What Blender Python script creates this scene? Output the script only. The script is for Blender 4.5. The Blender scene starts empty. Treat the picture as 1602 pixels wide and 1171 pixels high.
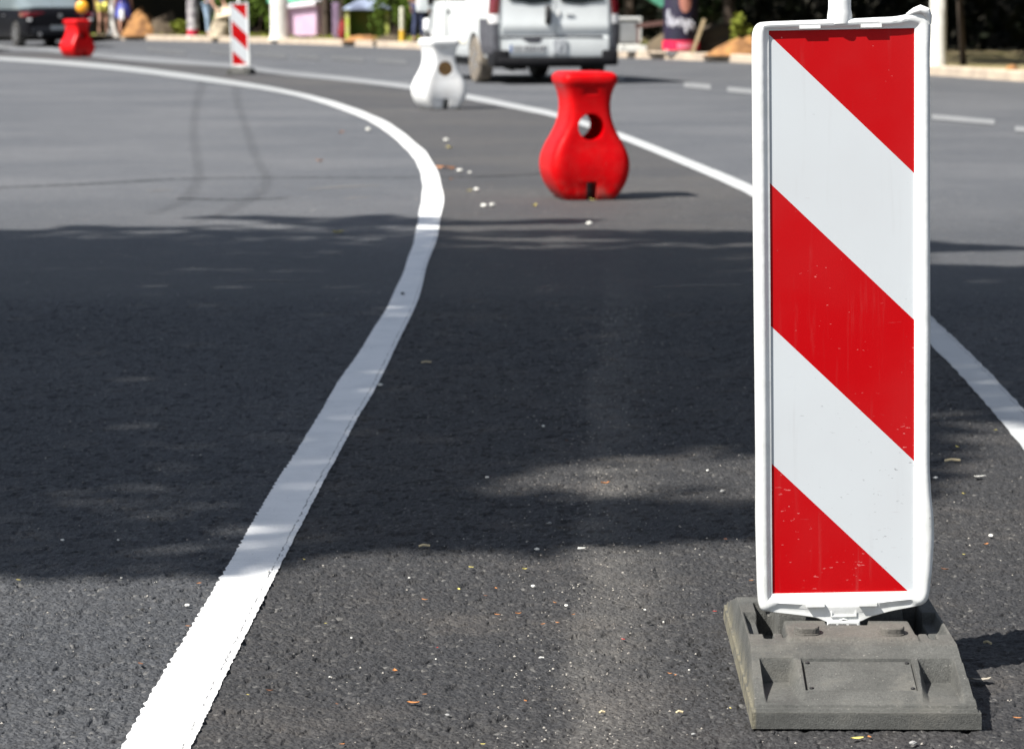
import bpy, bmesh, math, random
import numpy as np
from mathutils import Vector, Matrix
random.seed(7); RNG = np.random.default_rng(7)
C = bpy.context.scene.collection
R = math.radians
F = 4410.0; H = 1.17; P = math.atan(583.5/F)

def gp(u, v, z=0.0):
    """where the line of sight of photo pixel (u,v) meets height z"""
    x = (u-801)/F; y = (585.5-v)/F
    d = (x, math.cos(P)+y*math.sin(P), -math.sin(P)+y*math.cos(P))
    t = (z-H)/d[2]
    return Vector((d[0]*t, d[1]*t, z))

# ------------------------------------------------------------------ materials
def nodes(m):
    m.use_nodes = True
    nt = m.node_tree
    return nt, nt.nodes, nt.links, nt.nodes['Principled BSDF']

def M(name, c1, c2=None, scale=8.0, rough=0.6, bump=0.0, bscale=40.0, metal=0.0, coat=0.0, detail=6, lo=0.35, hi=0.65, stretch=(1,1,1), spec=0.5, sss=0):
    m = bpy.data.materials.new(name); nt, N, L, b = nodes(m)
    b.inputs['Roughness'].default_value = rough
    b.inputs['Metallic'].default_value = metal
    b.inputs['Specular IOR Level'].default_value = spec
    if coat: b.inputs['Coat Weight'].default_value = coat; b.inputs['Coat Roughness'].default_value = .05
    b.inputs['Base Color'].default_value = (*c1, 1)
    if c2 or bump:
        tc = N.new('ShaderNodeTexCoord'); mp = N.new('ShaderNodeMapping'); mp.inputs['Scale'].default_value = stretch
        L.new(tc.outputs['Object'], mp.inputs['Vector'])
    if c2:
        n = N.new('ShaderNodeTexNoise'); n.inputs['Scale'].default_value = scale; n.inputs['Detail'].default_value = detail
        L.new(mp.outputs['Vector'], n.inputs['Vector'])
        r = N.new('ShaderNodeValToRGB'); r.color_ramp.elements[0].position = lo; r.color_ramp.elements[1].position = hi
        r.color_ramp.elements[0].color = (*c1, 1); r.color_ramp.elements[1].color = (*c2, 1)
        L.new(n.outputs['Fac'], r.inputs['Fac']); L.new(r.outputs['Color'], b.inputs['Base Color'])
    if bump:
        n = N.new('ShaderNodeTexNoise'); n.inputs['Scale'].default_value = bscale; n.inputs['Detail'].default_value = 5
        L.new(mp.outputs['Vector'], n.inputs['Vector'])
        bp = N.new('ShaderNodeBump'); bp.inputs['Strength'].default_value = bump; bp.inputs['Distance'].default_value = .02
        L.new(n.outputs['Fac'], bp.inputs['Height']); L.new(bp.outputs['Normal'], b.inputs['Normal'])
    return m

def math_node(N, L, op, a, b=None, c=None, clamp=False):
    n = N.new('ShaderNodeMath'); n.operation = op; n.use_clamp = clamp
    for i, x in enumerate((a, b, c)):
        if x is None: continue
        if hasattr(x, 'links'): L.new(x, n.inputs[i])
        else: n.inputs[i].default_value = x
    return n.outputs[0]

def mixc(N, L, fac, a, b, mode='MIX'):
    n = N.new('ShaderNodeMix'); n.data_type = 'RGBA'; n.blend_type = mode
    for s, x in ((0, fac), (6, a), (7, b)):
        if hasattr(x, 'links'): L.new(x, n.inputs[s])
        else: n.inputs[s].default_value = x if s == 0 else (*x, 1)
    return n.outputs[2]

def noise(N, L, vec, scale, detail=4, rough=.5):
    n = N.new('ShaderNodeTexNoise'); n.inputs['Scale'].default_value = scale; n.inputs['Detail'].default_value = detail
    n.inputs['Roughness'].default_value = rough
    L.new(vec, n.inputs['Vector']); return n.outputs['Fac']

def smooth(N, L, x, lo, hi):
    n = N.new('ShaderNodeMapRange'); n.interpolation_type = 'SMOOTHSTEP'
    L.new(x, n.inputs['Value']); n.inputs['From Min'].default_value = lo; n.inputs['From Max'].default_value = hi
    return n.outputs['Result']

def asphalt(name, base, dusty, streak=False, far_gain=.85):
    m = bpy.data.materials.new(name); nt, N, L, b = nodes(m)
    tc = N.new('ShaderNodeTexCoord'); o = tc.outputs['Object']
    b.inputs['Roughness'].default_value = .72; b.inputs['Specular IOR Level'].default_value = .42
    col = mixc(N, L, smooth(N, L, noise(N, L, o, .45, 6, .6), .35, .68), base, dusty)
    sy_ = N.new('ShaderNodeSeparateXYZ'); L.new(o, sy_.inputs[0])
    mot = math_node(N, L, 'MULTIPLY', math_node(N, L, 'MULTIPLY_ADD', noise(N, L, o, 7, 5, .65), .5, .75), math_node(N, L, 'MULTIPLY_ADD', noise(N, L, o, 42, 3, .6), 1.5, .25))
    val = math_node(N, L, 'MULTIPLY_ADD', smooth(N, L, sy_.outputs[1], 9, 19), far_gain, .68)  # tone rises with distance along y
    k_ = math_node(N, L, 'MULTIPLY', mot, val)
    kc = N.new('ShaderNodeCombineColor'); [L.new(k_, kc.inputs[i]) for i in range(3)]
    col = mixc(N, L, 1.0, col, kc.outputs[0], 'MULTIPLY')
    # the aggregate: stones of 5 to 9 mm in darker binder
    vo = N.new('ShaderNodeTexVoronoi'); vo.inputs['Scale'].default_value = 125; vo.inputs['Randomness'].default_value = 1
    wob = N.new('ShaderNodeVectorMath'); wob.operation = 'ADD'
    nz = N.new('ShaderNodeTexNoise'); nz.inputs['Scale'].default_value = 60; L.new(o, nz.inputs['Vector'])
    sc = N.new('ShaderNodeVectorMath'); sc.operation = 'SCALE'; sc.inputs['Scale'].default_value = .012
    L.new(nz.outputs['Color'], sc.inputs[0]); L.new(o, wob.inputs[0]); L.new(sc.outputs[0], wob.inputs[1])
    L.new(wob.outputs[0], vo.inputs['Vector'])
    hs = N.new('ShaderNodeSeparateColor'); L.new(vo.outputs['Color'], hs.inputs[0])
    f1 = math_node(N, L, 'SUBTRACT', 1, math_node(N, L, 'MULTIPLY', vo.outputs['Distance'], 1.1))
    stone = math_node(N, L, 'MULTIPLY_ADD', hs.outputs[0], .55, .62)
    col = mixc(N, L, 1.0, col, mixc(N, L, stone, (.45, .45, .45), (1.25, 1.23, 1.2)), 'MULTIPLY')
    # rare pale chips; dark flecks paint in the shade of small pits
    pale = smooth(N, L, hs.outputs[1], .955, .985)
    col = mixc(N, L, math_node(N, L, 'MULTIPLY', pale, .45), col, (.16, .155, .145))
    pits = smooth(N, L, noise(N, L, o, 38, 3, .6), .60, .74)
    col = mixc(N, L, math_node(N, L, 'MULTIPLY', pits, .7), col, (.009, .009, .010))
    if streak:
        sx = N.new('ShaderNodeSeparateXYZ'); L.new(o, sx.inputs[0])
        # dust collected along a wheel track, running away from the viewer
        cx = math_node(N, L, 'MULTIPLY_ADD', sx.outputs[1], .040, -.075)
        w = math_node(N, L, 'MULTIPLY_ADD', noise(N, L, o, 1.4, 5), .20, -.1)
        dist = math_node(N, L, 'SUBTRACT', sx.outputs[0], math_node(N, L, 'ADD', cx, w))
        a = smooth(N, L, dist, -.05, .005); c = math_node(N, L, 'SUBTRACT', 1, smooth(N, L, dist, .01, .20))
        k = math_node(N, L, 'MULTIPLY', a, c)
        k = math_node(N, L, 'MULTIPLY', k, math_node(N, L, 'MULTIPLY_ADD', noise(N, L, o, 9, 5), .75, -.02))
        k = math_node(N, L, 'MULTIPLY', k, math_node(N, L, 'SUBTRACT', 1, smooth(N, L, sx.outputs[1], 9, 14)))
        col = mixc(N, L, k, col, (.115, .108, .098))
        col = mixc(N, L, math_node(N, L, 'MULTIPLY', smooth(N, L, noise(N, L, o, 3.0, 5, .6), .5, .75), .35), col, (.075, .066, .058))
    L.new(col, b.inputs['Base Color'])
    hgt = math_node(N, L, 'MULTIPLY_ADD', noise(N, L, o, 45, 4, .6), .8, math_node(N, L, 'MULTIPLY', f1, .55))
    hgt = math_node(N, L, 'MULTIPLY_ADD', noise(N, L, o, 260, 2), .25, hgt)
    bp = N.new('ShaderNodeBump'); bp.inputs['Strength'].default_value = .75; bp.inputs['Distance'].default_value = .009
    L.new(hgt, bp.inputs['Height']); L.new(bp.outputs['Normal'], b.inputs['Normal'])
    return m

def line_paint(name, strength=1.0, c1=(.80, .80, .79), c2=(.66, .67, .67), worn=(.29, .30, .30), y0=17, y1=42):
    m = bpy.data.materials.new(name); nt, N, L, b = nodes(m)
    b.inputs['Roughness'].default_value = .55
    uv = N.new('ShaderNodeUVMap'); uv.uv_map = 'UVMap'
    sx = N.new('ShaderNodeSeparateXYZ'); L.new(uv.outputs[0], sx.inputs[0])
    tc = N.new('ShaderNodeTexCoord'); o = tc.outputs['Object']
    col = mixc(N, L, smooth(N, L, noise(N, L, o, 5, 6, .65), .4, .75), c1, c2)
    so_ = N.new('ShaderNodeSeparateXYZ'); L.new(o, so_.inputs[0])
    col = mixc(N, L, smooth(N, L, so_.outputs[1], y0, y1), col, worn)
    # cross ribs left by the paint machine
    wv = math_node(N, L, 'SINE', math_node(N, L, 'MULTIPLY_ADD', noise(N, L, o, 6, 2), 9, math_node(N, L, 'MULTIPLY', sx.outputs[1], 2*math.pi/.022)))
    rib = math_node(N, L, 'MULTIPLY_ADD', wv, .5, .5)
    col = mixc(N, L, math_node(N, L, 'MULTIPLY', rib, .10), col, (.45, .46, .47))
    # broken edge: worn crack along u = .87 and missing flakes outside it
    cr = math_node(N, L, 'ABSOLUTE', math_node(N, L, 'SUBTRACT', sx.outputs[0], math_node(N, L, 'MULTIPLY_ADD', noise(N, L, o, 22, 4), .10, .83)))
    k = math_node(N, L, 'MULTIPLY', math_node(N, L, 'SUBTRACT', 1, smooth(N, L, cr, .004, .022)), smooth(N, L, noise(N, L, o, 38, 5, .7), .42, .56))
    k = math_node(N, L, 'MULTIPLY', k, strength)
    e = math_node(N, L, 'MULTIPLY', smooth(N, L, noise(N, L, o, 120, 3, .6), .58, .64), .55*strength)
    e = math_node(N, L, 'MULTIPLY', e, math_node(N, L, 'ADD', smooth(N, L, sx.outputs[0], .86, .92), math_node(N, L, 'SUBTRACT', 1, smooth(N, L, sx.outputs[0], .02, .06))))
    k = math_node(N, L, 'MAXIMUM', k, e)
    sp = math_node(N, L, 'MULTIPLY', smooth(N, L, noise(N, L, o, 85, 2), .72, .76), .6)
    k = math_node(N, L, 'MAXIMUM', k, sp)
    col = mixc(N, L, k, col, (.06, .06, .06))
    L.new(col, b.inputs['Base Color'])
    bp = N.new('ShaderNodeBump'); bp.inputs['Strength'].default_value = .35; bp.inputs['Distance'].default_value = .004
    L.new(math_node(N, L, 'MULTIPLY_ADD', rib, .5, noise(N, L, o, 130, 3)), bp.inputs['Height']); L.new(bp.outputs['Normal'], b.inputs['Normal'])
    return m

def mark(name, col, dens=.6, scale=14):
    """thin film (tyre rubber, dust, dark lines) that lets the asphalt show through"""
    m = bpy.data.materials.new(name); nt, N, L, b = nodes(m)
    uv = N.new('ShaderNodeUVMap'); uv.uv_map = 'UVMap'
    sx = N.new('ShaderNodeSeparateXYZ'); L.new(uv.outputs[0], sx.inputs[0])
    tc = N.new('ShaderNodeTexCoord'); o = tc.outputs['Object']
    b.inputs['Base Color'].default_value = (*col, 1); b.inputs['Roughness'].default_value = .8
    u = sx.outputs[0]
    edge = math_node(N, L, 'MULTIPLY', smooth(N, L, u, 0, .35), math_node(N, L, 'SUBTRACT', 1, smooth(N, L, u, .65, 1)))
    v = sx.outputs[2]
    a = math_node(N, L, 'MULTIPLY', edge, smooth(N, L, noise(N, L, o, scale, 5, .6), .3, .62))
    a = math_node(N, L, 'MULTIPLY', a, dens)
    L.new(a, b.inputs['Alpha'])
    return m

road_m = asphalt('asphalt', (.045, .0485, .055), (.060, .063, .069))
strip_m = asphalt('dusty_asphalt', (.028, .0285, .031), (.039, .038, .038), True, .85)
paint_m = line_paint('road_paint')
paint_far_m = line_paint('old_road_paint', .8, (.46, .47, .47), (.36, .37, .37), (.17, .175, .18), 18, 50)
dash_m = line_paint('worn_dash_paint', .8, (.24, .245, .25), (.19, .195, .2), (.105, .107, .11), 36, 60)
tyre_mark_m = mark('tyre_rubber_film', (.03, .03, .033), .17)
dust_m = mark('dust_film', (.22, .20, .175), .5, 30)
dark_line_m = mark('dark_line_film', (.012, .012, .013), .75, 20)
white_pl = M('white_plastic', (.80, .81, .80), (.70, .71, .70), 14, .42, .06, 60, lo=.45, hi=.8)
def barrier_mat(name, a, b_, spec, seed):
    m = M(name, a, b_, 9, .45, .05, 30, spec=spec); nt = m.node_tree; N, L = nt.nodes, nt.links; b = N['Principled BSDF']
    o = N.new('ShaderNodeTexCoord').outputs['Object']; src = b.inputs['Base Color'].links[0].from_socket
    sx = N.new('ShaderNodeSeparateXYZ'); L.new(o, sx.inputs[0])
    low = math_node(N, L, 'SUBTRACT', 1, smooth(N, L, sx.outputs[2], .0, .16))
    k = math_node(N, L, 'MULTIPLY', math_node(N, L, 'MULTIPLY_ADD', low, .55, .06), smooth(N, L, noise(N, L, o, 13+seed, 7, .7), .42, .72))
    mp = N.new('ShaderNodeMapping'); mp.inputs['Scale'].default_value = (9, 9, 1.2); L.new(o, mp.inputs['Vector'])
    k2 = math_node(N, L, 'MULTIPLY', smooth(N, L, noise(N, L, mp.outputs[0], 6, 5, .6), .6, .75), .22)
    col = mixc(N, L, math_node(N, L, 'MAXIMUM', k, k2), src, (.13, .11, .09)); L.new(col, b.inputs['Base Color']); return m
red_pl = barrier_mat('red_plastic', (.50, .0, .002), (.43, .0, .002), .12, 0)
red_old_pl = M('red_plastic_far', (.60, .0, .002), (.5, .0, .002), 9, .4, .05, 30, spec=.3)
barrier_white = barrier_mat('barrier_white_plastic', (.76, .77, .77), (.70, .70, .69), .3, 3)
brown_plug = M('brown_plug', (.16, .09, .03), (.11, .06, .02), 20, .8)
black_pl = M('black_plastic', (.012, .012, .013), None, rough=.5)
dark_soil = M('dark_soil', (.05, .036, .024), (.10, .075, .045), 2.5, .95, .5, 8)
clay = M('orange_clay', (.36, .18, .06), (.16, .075, .03), 4.5, .95, .8, 6)
rubble_m = M('pale_rubble', (.42, .36, .26), (.22, .18, .13), 5, .95, .8, 7)
kerb_m = M('kerb_concrete', (.46, .38, .29), (.34, .28, .22), 3, .9, .3, 30)
verge_m = M('verge_dirt', (.34, .27, .15), (.17, .15, .05), .7, .95, .4, 6, lo=.42, hi=.6)
van_white = M('van_white_paint', (.68, .71, .71), (.63, .66, .66), 3, .3, coat=.6)
van_side_dirt = M('dusty_lower_paint', (.66, .64, .55), (.58, .55, .45), 3, .45)
car_black = M('car_black_paint', (.003, .003, .0045), None, rough=.45, spec=.15)
grey_pl = M('grey_bumper_plastic', (.085, .088, .10), (.06, .06, .07), 6, .5)
glass_m = M('vehicle_glass', (.015, .02, .022), None, rough=.06, spec=.8)
tyre_m = M('tyre_rubber', (.02, .02, .021), (.04, .038, .035), 12, .85)
dusty_tyre = M('dusty_tyre', (.22, .19, .15), (.10, .085, .07), 9, .9)
rim_m = M('alloy', (.45, .45, .46), None, rough=.35, metal=.8)
tail_red = M('tail_lamp_red', (.13, .002, .01), None, rough=.15, coat=1)
lens_clear = M('clear_lens', (.75, .75, .75), None, rough=.12, coat=1)
bark = M('bark', (.07, .05, .035), (.035, .025, .018), 9, .95, .8, 14, stretch=(1, 1, .25))
whitewash = M('whitewash', (.74, .73, .68), (.55, .53, .47), 4, .9, .4, 18, lo=.45, hi=.8)
shaded_bark = bark
skin_m = M('skin', (.50, .28, .20), None, rough=.6)
hair_m = M('hair', (.05, .03, .02), (.09, .05, .03), 30, .7)
def leafmat(name, a, b, sc=1.2):
    m = M(name, a, b, sc, .8, lo=.3, hi=.7, spec=.12)
    nt, N, L, p = nodes(m)
    p.inputs['Transmission Weight'].default_value = 0
    return m
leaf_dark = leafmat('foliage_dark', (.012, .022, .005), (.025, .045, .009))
leaf_mid = leafmat('foliage_mid', (.05, .09, .015), (.10, .15, .02))
leaf_yellow = leafmat('foliage_yellow', (.16, .20, .03), (.26, .28, .05))
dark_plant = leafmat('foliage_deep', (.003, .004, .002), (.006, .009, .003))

# rubber of the foot: grey with brown dust where it lies flat
def rubber(name, worn=.38):
    m = bpy.data.materials.new(name); nt, N, L, b = nodes(m)
    tc = N.new('ShaderNodeTexCoord'); o = tc.outputs['Object']
    sx = N.new('ShaderNodeSeparateXYZ'); L.new(o, sx.inputs[0])
    b.inputs['Roughness'].default_value = .85; b.inputs['Specular IOR Level'].default_value = .3
    col = mixc(N, L, smooth(N, L, noise(N, L, o, 11, 7, .65), .35, .7), (.060, .061, .057), (.088, .089, .083))
    d = math_node(N, L, 'MULTIPLY', smooth(N, L, sx.outputs[2], .094, .104), smooth(N, L, noise(N, L, o, 14, 5), .25, .6))
    col = mixc(N, L, math_node(N, L, 'MULTIPLY', d, .6), col, (.118, .106, .092))
    # yellow dust on the low flared sides
    dd = math_node(N, L, 'MULTIPLY', math_node(N, L, 'SUBTRACT', 1, smooth(N, L, sx.outputs[0], .003, .009)), smooth(N, L, noise(N, L, o, 30, 5), .3, .55))
    col = mixc(N, L, math_node(N, L, 'MULTIPLY', dd, .6), col, (.20, .18, .12))
    sp = smooth(N, L, noise(N, L, o, 210, 2), .68, .74)
    col = mixc(N, L, math_node(N, L, 'MULTIPLY', sp, .5), col, (.26, .25, .23))
    s2 = smooth(N, L, noise(N, L, o, 150, 3), .62, .72)
    col = mixc(N, L, math_node(N, L, 'MULTIPLY', s2, .5), col, (.03, .03, .03))
    vr = N.new('ShaderNodeTexVoronoi'); vr.inputs['Scale'].default_value = 330; L.new(o, vr.inputs['Vector'])
    vs_ = N.new('ShaderNodeSeparateColor'); L.new(vr.outputs['Color'], vs_.inputs[0])
    g3 = math_node(N, L, 'MULTIPLY_ADD', vs_.outputs[0], .30, .85); kc = N.new('ShaderNodeCombineColor'); [L.new(g3, kc.inputs[i]) for i in range(3)]
    col = mixc(N, L, 1.0, col, kc.outputs[0], 'MULTIPLY')
    ge = N.new('ShaderNodeNewGeometry'); pt = smooth(N, L, ge.outputs['Pointiness'], .53, .62)
    col = mixc(N, L, math_node(N, L, 'MULTIPLY', pt, worn), col, (.25, .24, .21))
    st = smooth(N, L, noise(N, L, o, 5.5, 7, .7), .54, .66)
    col = mixc(N, L, math_node(N, L, 'MULTIPLY', st, .28), col, (.125, .118, .10))
    L.new(col, b.inputs['Base Color'])
    bp = N.new('ShaderNodeBump'); bp.inputs['Strength'].default_value = .42; bp.inputs['Distance'].default_value = .003
    L.new(math_node(N, L, 'ADD', noise(N, L, o, 90, 5, .7), noise(N, L, o, 420, 2)), bp.inputs['Height']); L.new(bp.outputs['Normal'], b.inputs['Normal'])
    return m
rubber_m = rubber('recycled_rubber'); rubber_flat_m = rubber('recycled_rubber_flat', 0)

def sheeting(name, ztop, zlen):
    """red and white stripes falling to the right, as on the board"""
    m = bpy.data.materials.new(name); nt, N, L, b = nodes(m)
    tc = N.new('ShaderNodeTexCoord'); o = tc.outputs['Object']
    sx = N.new('ShaderNodeSeparateXYZ'); L.new(o, sx.inputs[0])
    b.inputs['Roughness'].default_value = .45; b.inputs['Specular IOR Level'].default_value = .12
    w = math_node(N, L, 'SUBTRACT', math_node(N, L, 'SUBTRACT', ztop, sx.outputs[2]), math_node(N, L, 'MULTIPLY', math_node(N, L, 'ADD', sx.outputs[0], .125), .977))
    v = math_node(N, L, 'MULTIPLY_ADD', w, 1/1.6, .3/1.6)
    r = N.new('ShaderNodeValToRGB'); r.color_ramp.interpolation = 'CONSTANT'
    red = (.38, .0, .002, 1); wh = (.49, .52, .54, 1)
    e = r.color_ramp.elements; e[0].position = 0; e[0].color = red
    e[1].position = (.302)/1.6; e[1].color = wh
    for t, c in ((.262, red), (.509, wh), (.754, red)):
        q = e.new((t+.3)/1.6); q.color = c
    L.new(v, r.inputs['Fac'])
    col = r.outputs['Color']
    col = mixc(N, L, math_node(N, L, 'MULTIPLY', smooth(N, L, noise(N, L, o, 3, 4), .35, .7), .07), col, (.2, .12, .12))
    ms = N.new('ShaderNodeMapping'); ms.inputs['Scale'].default_value = (22, 1, 1.6); L.new(o, ms.inputs['Vector'])
    col = mixc(N, L, math_node(N, L, 'MULTIPLY', smooth(N, L, noise(N, L, ms.outputs[0], 3, 6, .6), .55, .8), .10), col, (.2, .17, .16))
    sc2 = N.new('ShaderNodeMapping'); sc2.inputs['Scale'].default_value = (1, 1, 14); sc2.inputs['Rotation'].default_value = (0, .5, 0); L.new(o, sc2.inputs['Vector'])
    col = mixc(N, L, math_node(N, L, 'MULTIPLY', math_node(N, L, 'MULTIPLY', smooth(N, L, noise(N, L, sc2.outputs[0], 14, 3, .5), .70, .74), smooth(N, L, noise(N, L, o, 5, 3), .5, .6)), .35), col, (.30, .26, .26))
    mp = N.new('ShaderNodeMapping'); mp.inputs['Scale'].default_value = (1, 1, 2.6); mp.inputs['Rotation'].default_value = (0, .2, 0); L.new(o, mp.inputs['Vector'])
    low = math_node(N, L, 'SUBTRACT', 1, smooth(N, L, sx.outputs[2], .1, .85))
    thr = math_node(N, L, 'MULTIPLY_ADD', low, -.07, .745)
    n1 = noise(N, L, mp.outputs[0], 75, 3, .55)
    spk = smooth(N, L, math_node(N, L, 'SUBTRACT', n1, thr), 0, .03)
    n3 = noise(N, L, o, 9, 3)
    spk = math_node(N, L, 'MULTIPLY', spk, smooth(N, L, n3, .4, .6))
    isred = math_node(N, L, 'LESS_THAN', math_node(N, L, 'MULTIPLY', 1, sepg(N, L, r.outputs['Color'])), .3)
    col = mixc(N, L, math_node(N, L, 'MULTIPLY', math_node(N, L, 'MULTIPLY', spk, .6), math_node(N, L, 'SUBTRACT', 1, isred)), col, (.16, .16, .17))
    col = mixc(N, L, math_node(N, L, 'MULTIPLY', math_node(N, L, 'MULTIPLY', spk, .45), isred), col, (.75, .35, .33))
    L.new(col, b.inputs['Base Color'])
    return m
def sepg(N, L, c):
    s = N.new('ShaderNodeSeparateColor'); L.new(c, s.inputs[0]); return s.outputs[1]

# ------------------------------------------------------------------ mesh helpers
class MB:
    def __init__(s): s.v = []; s.f = []; s.m = []
    def add(s, vs, fs, mi=0):
        k = len(s.v); s.v += [tuple(p) for p in vs]; s.f += [tuple(i+k for i in f) for f in fs]; s.m += [mi]*len(fs); return s
    def box(s, c, d, mi=0, rz=0, ry=0, rx=0, taper=1.0):
        mt = Matrix.Translation(c) @ Matrix.Rotation(rz, 4, 'Z') @ Matrix.Rotation(ry, 4, 'Y') @ Matrix.Rotation(rx, 4, 'X')
        vs = []
        for z in (-.5, .5):
            t = taper if z > 0 else 1
            for x, y in ((-.5, -.5), (.5, -.5), (.5, .5), (-.5, .5)):
                vs.append(mt @ Vector((x*d[0]*t, y*d[1]*t, z*d[2])))
        return s.add(vs, [(3, 2, 1, 0), (4, 5, 6, 7), (0, 1, 5, 4), (1, 2, 6, 5), (2, 3, 7, 6), (3, 0, 4, 7)], mi)
    def loft(s, rings, mi=0, cap0=True, cap1=True):
        k = len(s.v); n = len(rings[0])
        for r in rings: s.v += [tuple(p) for p in r]
        for i in range(len(rings)-1):
            for j in range(n):
                a = k+i*n+j; b = k+i*n+(j+1) % n
                s.f.append((a, b, b+n, a+n)); s.m.append(mi)
        if cap0: s.f.append(tuple(k+j for j in reversed(range(n)))); s.m.append(mi)
        if cap1: s.f.append(tuple(k+(len(rings)-1)*n+j for j in range(n))); s.m.append(mi)
        return s
    def tube(s, p, r, n=14, mi=0, cap=True):
        """tube through points p with radii r"""
        p = [Vector(q) for q in p]; rr = r if isinstance(r, (list, tuple)) else [r]*len(p)
        rings = []
        for i, q in enumerate(p):
            d = (p[min(i+1, len(p)-1)]-p[max(i-1, 0)]).normalized()
            a = d.orthogonal().normalized() if i == 0 else (a - d*a.dot(d)).normalized()
            b = d.cross(a)
            rings.append([q+(a*math.cos(t)+b*math.sin(t))*rr[i] for t in (2*math.pi*j/n for j in range(n))])
        return s.loft(rings, mi, cap, cap)
    def lathe(s, prof, c=(0, 0, 0), n=24, mi=0, axis='Z'):
        rings = []
        for rad, z in prof:
            ring = []
            for j in range(n):
                t = 2*math.pi*j/n; x, y = rad*math.cos(t), rad*math.sin(t)
                q = (x, y, z) if axis == 'Z' else ((z, x, y) if axis == 'X' else (y, z, x))
                ring.append(Vector(q)+Vector(c))
            rings.append(ring)
        return s.loft(rings, mi)
    def grid(s, P, mi=0, flip=False):
        """P[i][j] points"""
        k = len(s.v); a, b = len(P), len(P[0])
        for row in P: s.v += [tuple(q) for q in row]
        for i in range(a-1):
            for j in range(b-1):
                f = (k+i*b+j, k+(i+1)*b+j, k+(i+1)*b+j+1, k+i*b+j+1)
                s.f.append(f[::-1] if flip else f); s.m.append(mi)
        return s
    def build(s, name, mats, parent=None, smooth_=False, bevel=0, loc=None, rz=0, recalc=True, angle=40, seg=2):
        me = bpy.data.meshes.new(name); me.from_pydata(s.v, [], s.f)
        if not isinstance(mats, (list, tuple)): mats = [mats]
        for m in mats: me.materials.append(m)
        me.polygons.foreach_set('material_index', s.m)
        if recalc:
            bm = bmesh.new(); bm.from_mesh(me); bmesh.ops.recalc_face_normals(bm, faces=bm.faces); bm.to_mesh(me); bm.free()
        o = bpy.data.objects.new(name, me); C.objects.link(o)
        if parent: o.parent = parent
        if loc is not None: o.location = loc
        o.rotation_euler.z = rz
        if bevel:
            b = o.modifiers.new('b', 'BEVEL'); b.width = bevel; b.segments = seg; b.limit_method = 'ANGLE'; b.angle_limit = R(35)
            bake(o)
        if smooth_: shade(o, angle)
        return o

def bake(o):
    dg = bpy.context.evaluated_depsgraph_get(); dg.update()
    me = bpy.data.meshes.new_from_object(o.evaluated_get(dg)); o.modifiers.clear()
    val = o.data; o.data = me; me.name = o.name; bpy.data.meshes.remove(val)

def shade(o, angle=40):
    me = o.data
    me.polygons.foreach_set('use_smooth', [True]*len(me.polygons))
    try: me.set_sharp_from_angle(angle=R(angle))
    except Exception: pass

def tag(o, label=None, cat=None, group=None, kind=None):
    if label: o['label'] = label
    if cat: o['category'] = cat
    if group: o['group'] = group
    if kind: o['kind'] = kind
    return o
def empty(name, loc, rz=0, **k):
    o = bpy.data.objects.new(name, None); C.objects.link(o); o.location = loc; o.rotation_euler.z = rz
    return tag(o, **k)
def copy_tree(o, parent=None):
    c = o.copy(); C.objects.link(c); c.parent = parent
    for ch in [x for x in C.objects if x.parent == o]: copy_tree(ch, c)
    return c

def lerp_tab(x, tab):
    xs = [t[0] for t in tab]; ys = [t[1] for t in tab]
    return float(np.interp(x, xs, ys))
def cr(tab, x):
    """smooth (Catmull-Rom) table lookup"""
    n = len(tab)
    if x <= tab[0][0]: return tab[0][1]
    if x >= tab[-1][0]: return tab[-1][1]
    i = max(j for j in range(n) if tab[j][0] <= x); i = min(i, n-2)
    x0, y0 = tab[i]; x1, y1 = tab[i+1]; t = (x-x0)/(x1-x0)
    def sl(j):
        a = max(j-1, 0); b = min(j+1, n-1)
        return (tab[b][1]-tab[a][1])/(tab[b][0]-tab[a][0])
    m0 = sl(i)*(x1-x0); m1 = sl(i+1)*(x1-x0)
    return (2*t**3-3*t*t+1)*y0+(t**3-2*t*t+t)*m0+(-2*t**3+3*t*t)*y1+(t**3-t*t)*m1

# ------------------------------------------------------------------ ground, road, kerb
kerb_px = [(0, 60), (150, 62), (260, 64), (460, 69), (640, 76), (800, 83), (961, 90), (1172, 99), (1449, 117.5), (1602, 128)]
kw = [gp(*p) for p in kerb_px]
d0 = (kw[0]-kw[2]).normalized(); d1 = (kw[-1]-kw[-3]).normalized()
kw = [kw[0]+d0*60] + kw + [kw[-1]+d1*14, kw[-1]+d1*40]
KN = 8
kpts = []
for i in range(len(kw)-1):
    p0, p1, p2, p3 = kw[max(i-1, 0)], kw[i], kw[i+1], kw[min(i+2, len(kw)-1)]
    for k in range(KN):
        t = k/KN
        kpts.append(.5*((2*p1)+(p2-p0)*t+(2*p0-5*p1+4*p2-p3)*t*t+(3*p1-p0-3*p2+p3)*t**3))
kpts.append(kw[-1])
def knorm(i):
    d = (kpts[min(i+1, len(kpts)-1)]-kpts[max(i-1, 0)]).normalized()
    return Vector((-d.y, d.x, 0)) if d.x > 0 else Vector((-d.y, d.x, 0))
def koff(i, off, z): q = kpts[i]+knorm(i)*off; return Vector((q.x, q.y, z))
n = len(kpts)
mb = MB().grid([[koff(i, 0, 0) for i in range(n)], [koff(i, -.0, .135) for i in range(n)], [koff(i, .02, .155) for i in range(n)], [koff(i, .18, .155) for i in range(n)], [koff(i, .18, .10) for i in range(n)]])
tag(mb.build('kerb', kerb_m), kind='structure')
mb = MB().grid([[koff(i, .18, .145) for i in range(n)], [koff(i, 3, .14) for i in range(n)], [koff(i, 9, .14) for i in range(n)], [koff(i, 60, .14) for i in range(n)]])
tag(mb.build('verge', verge_m), kind='structure')
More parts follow.
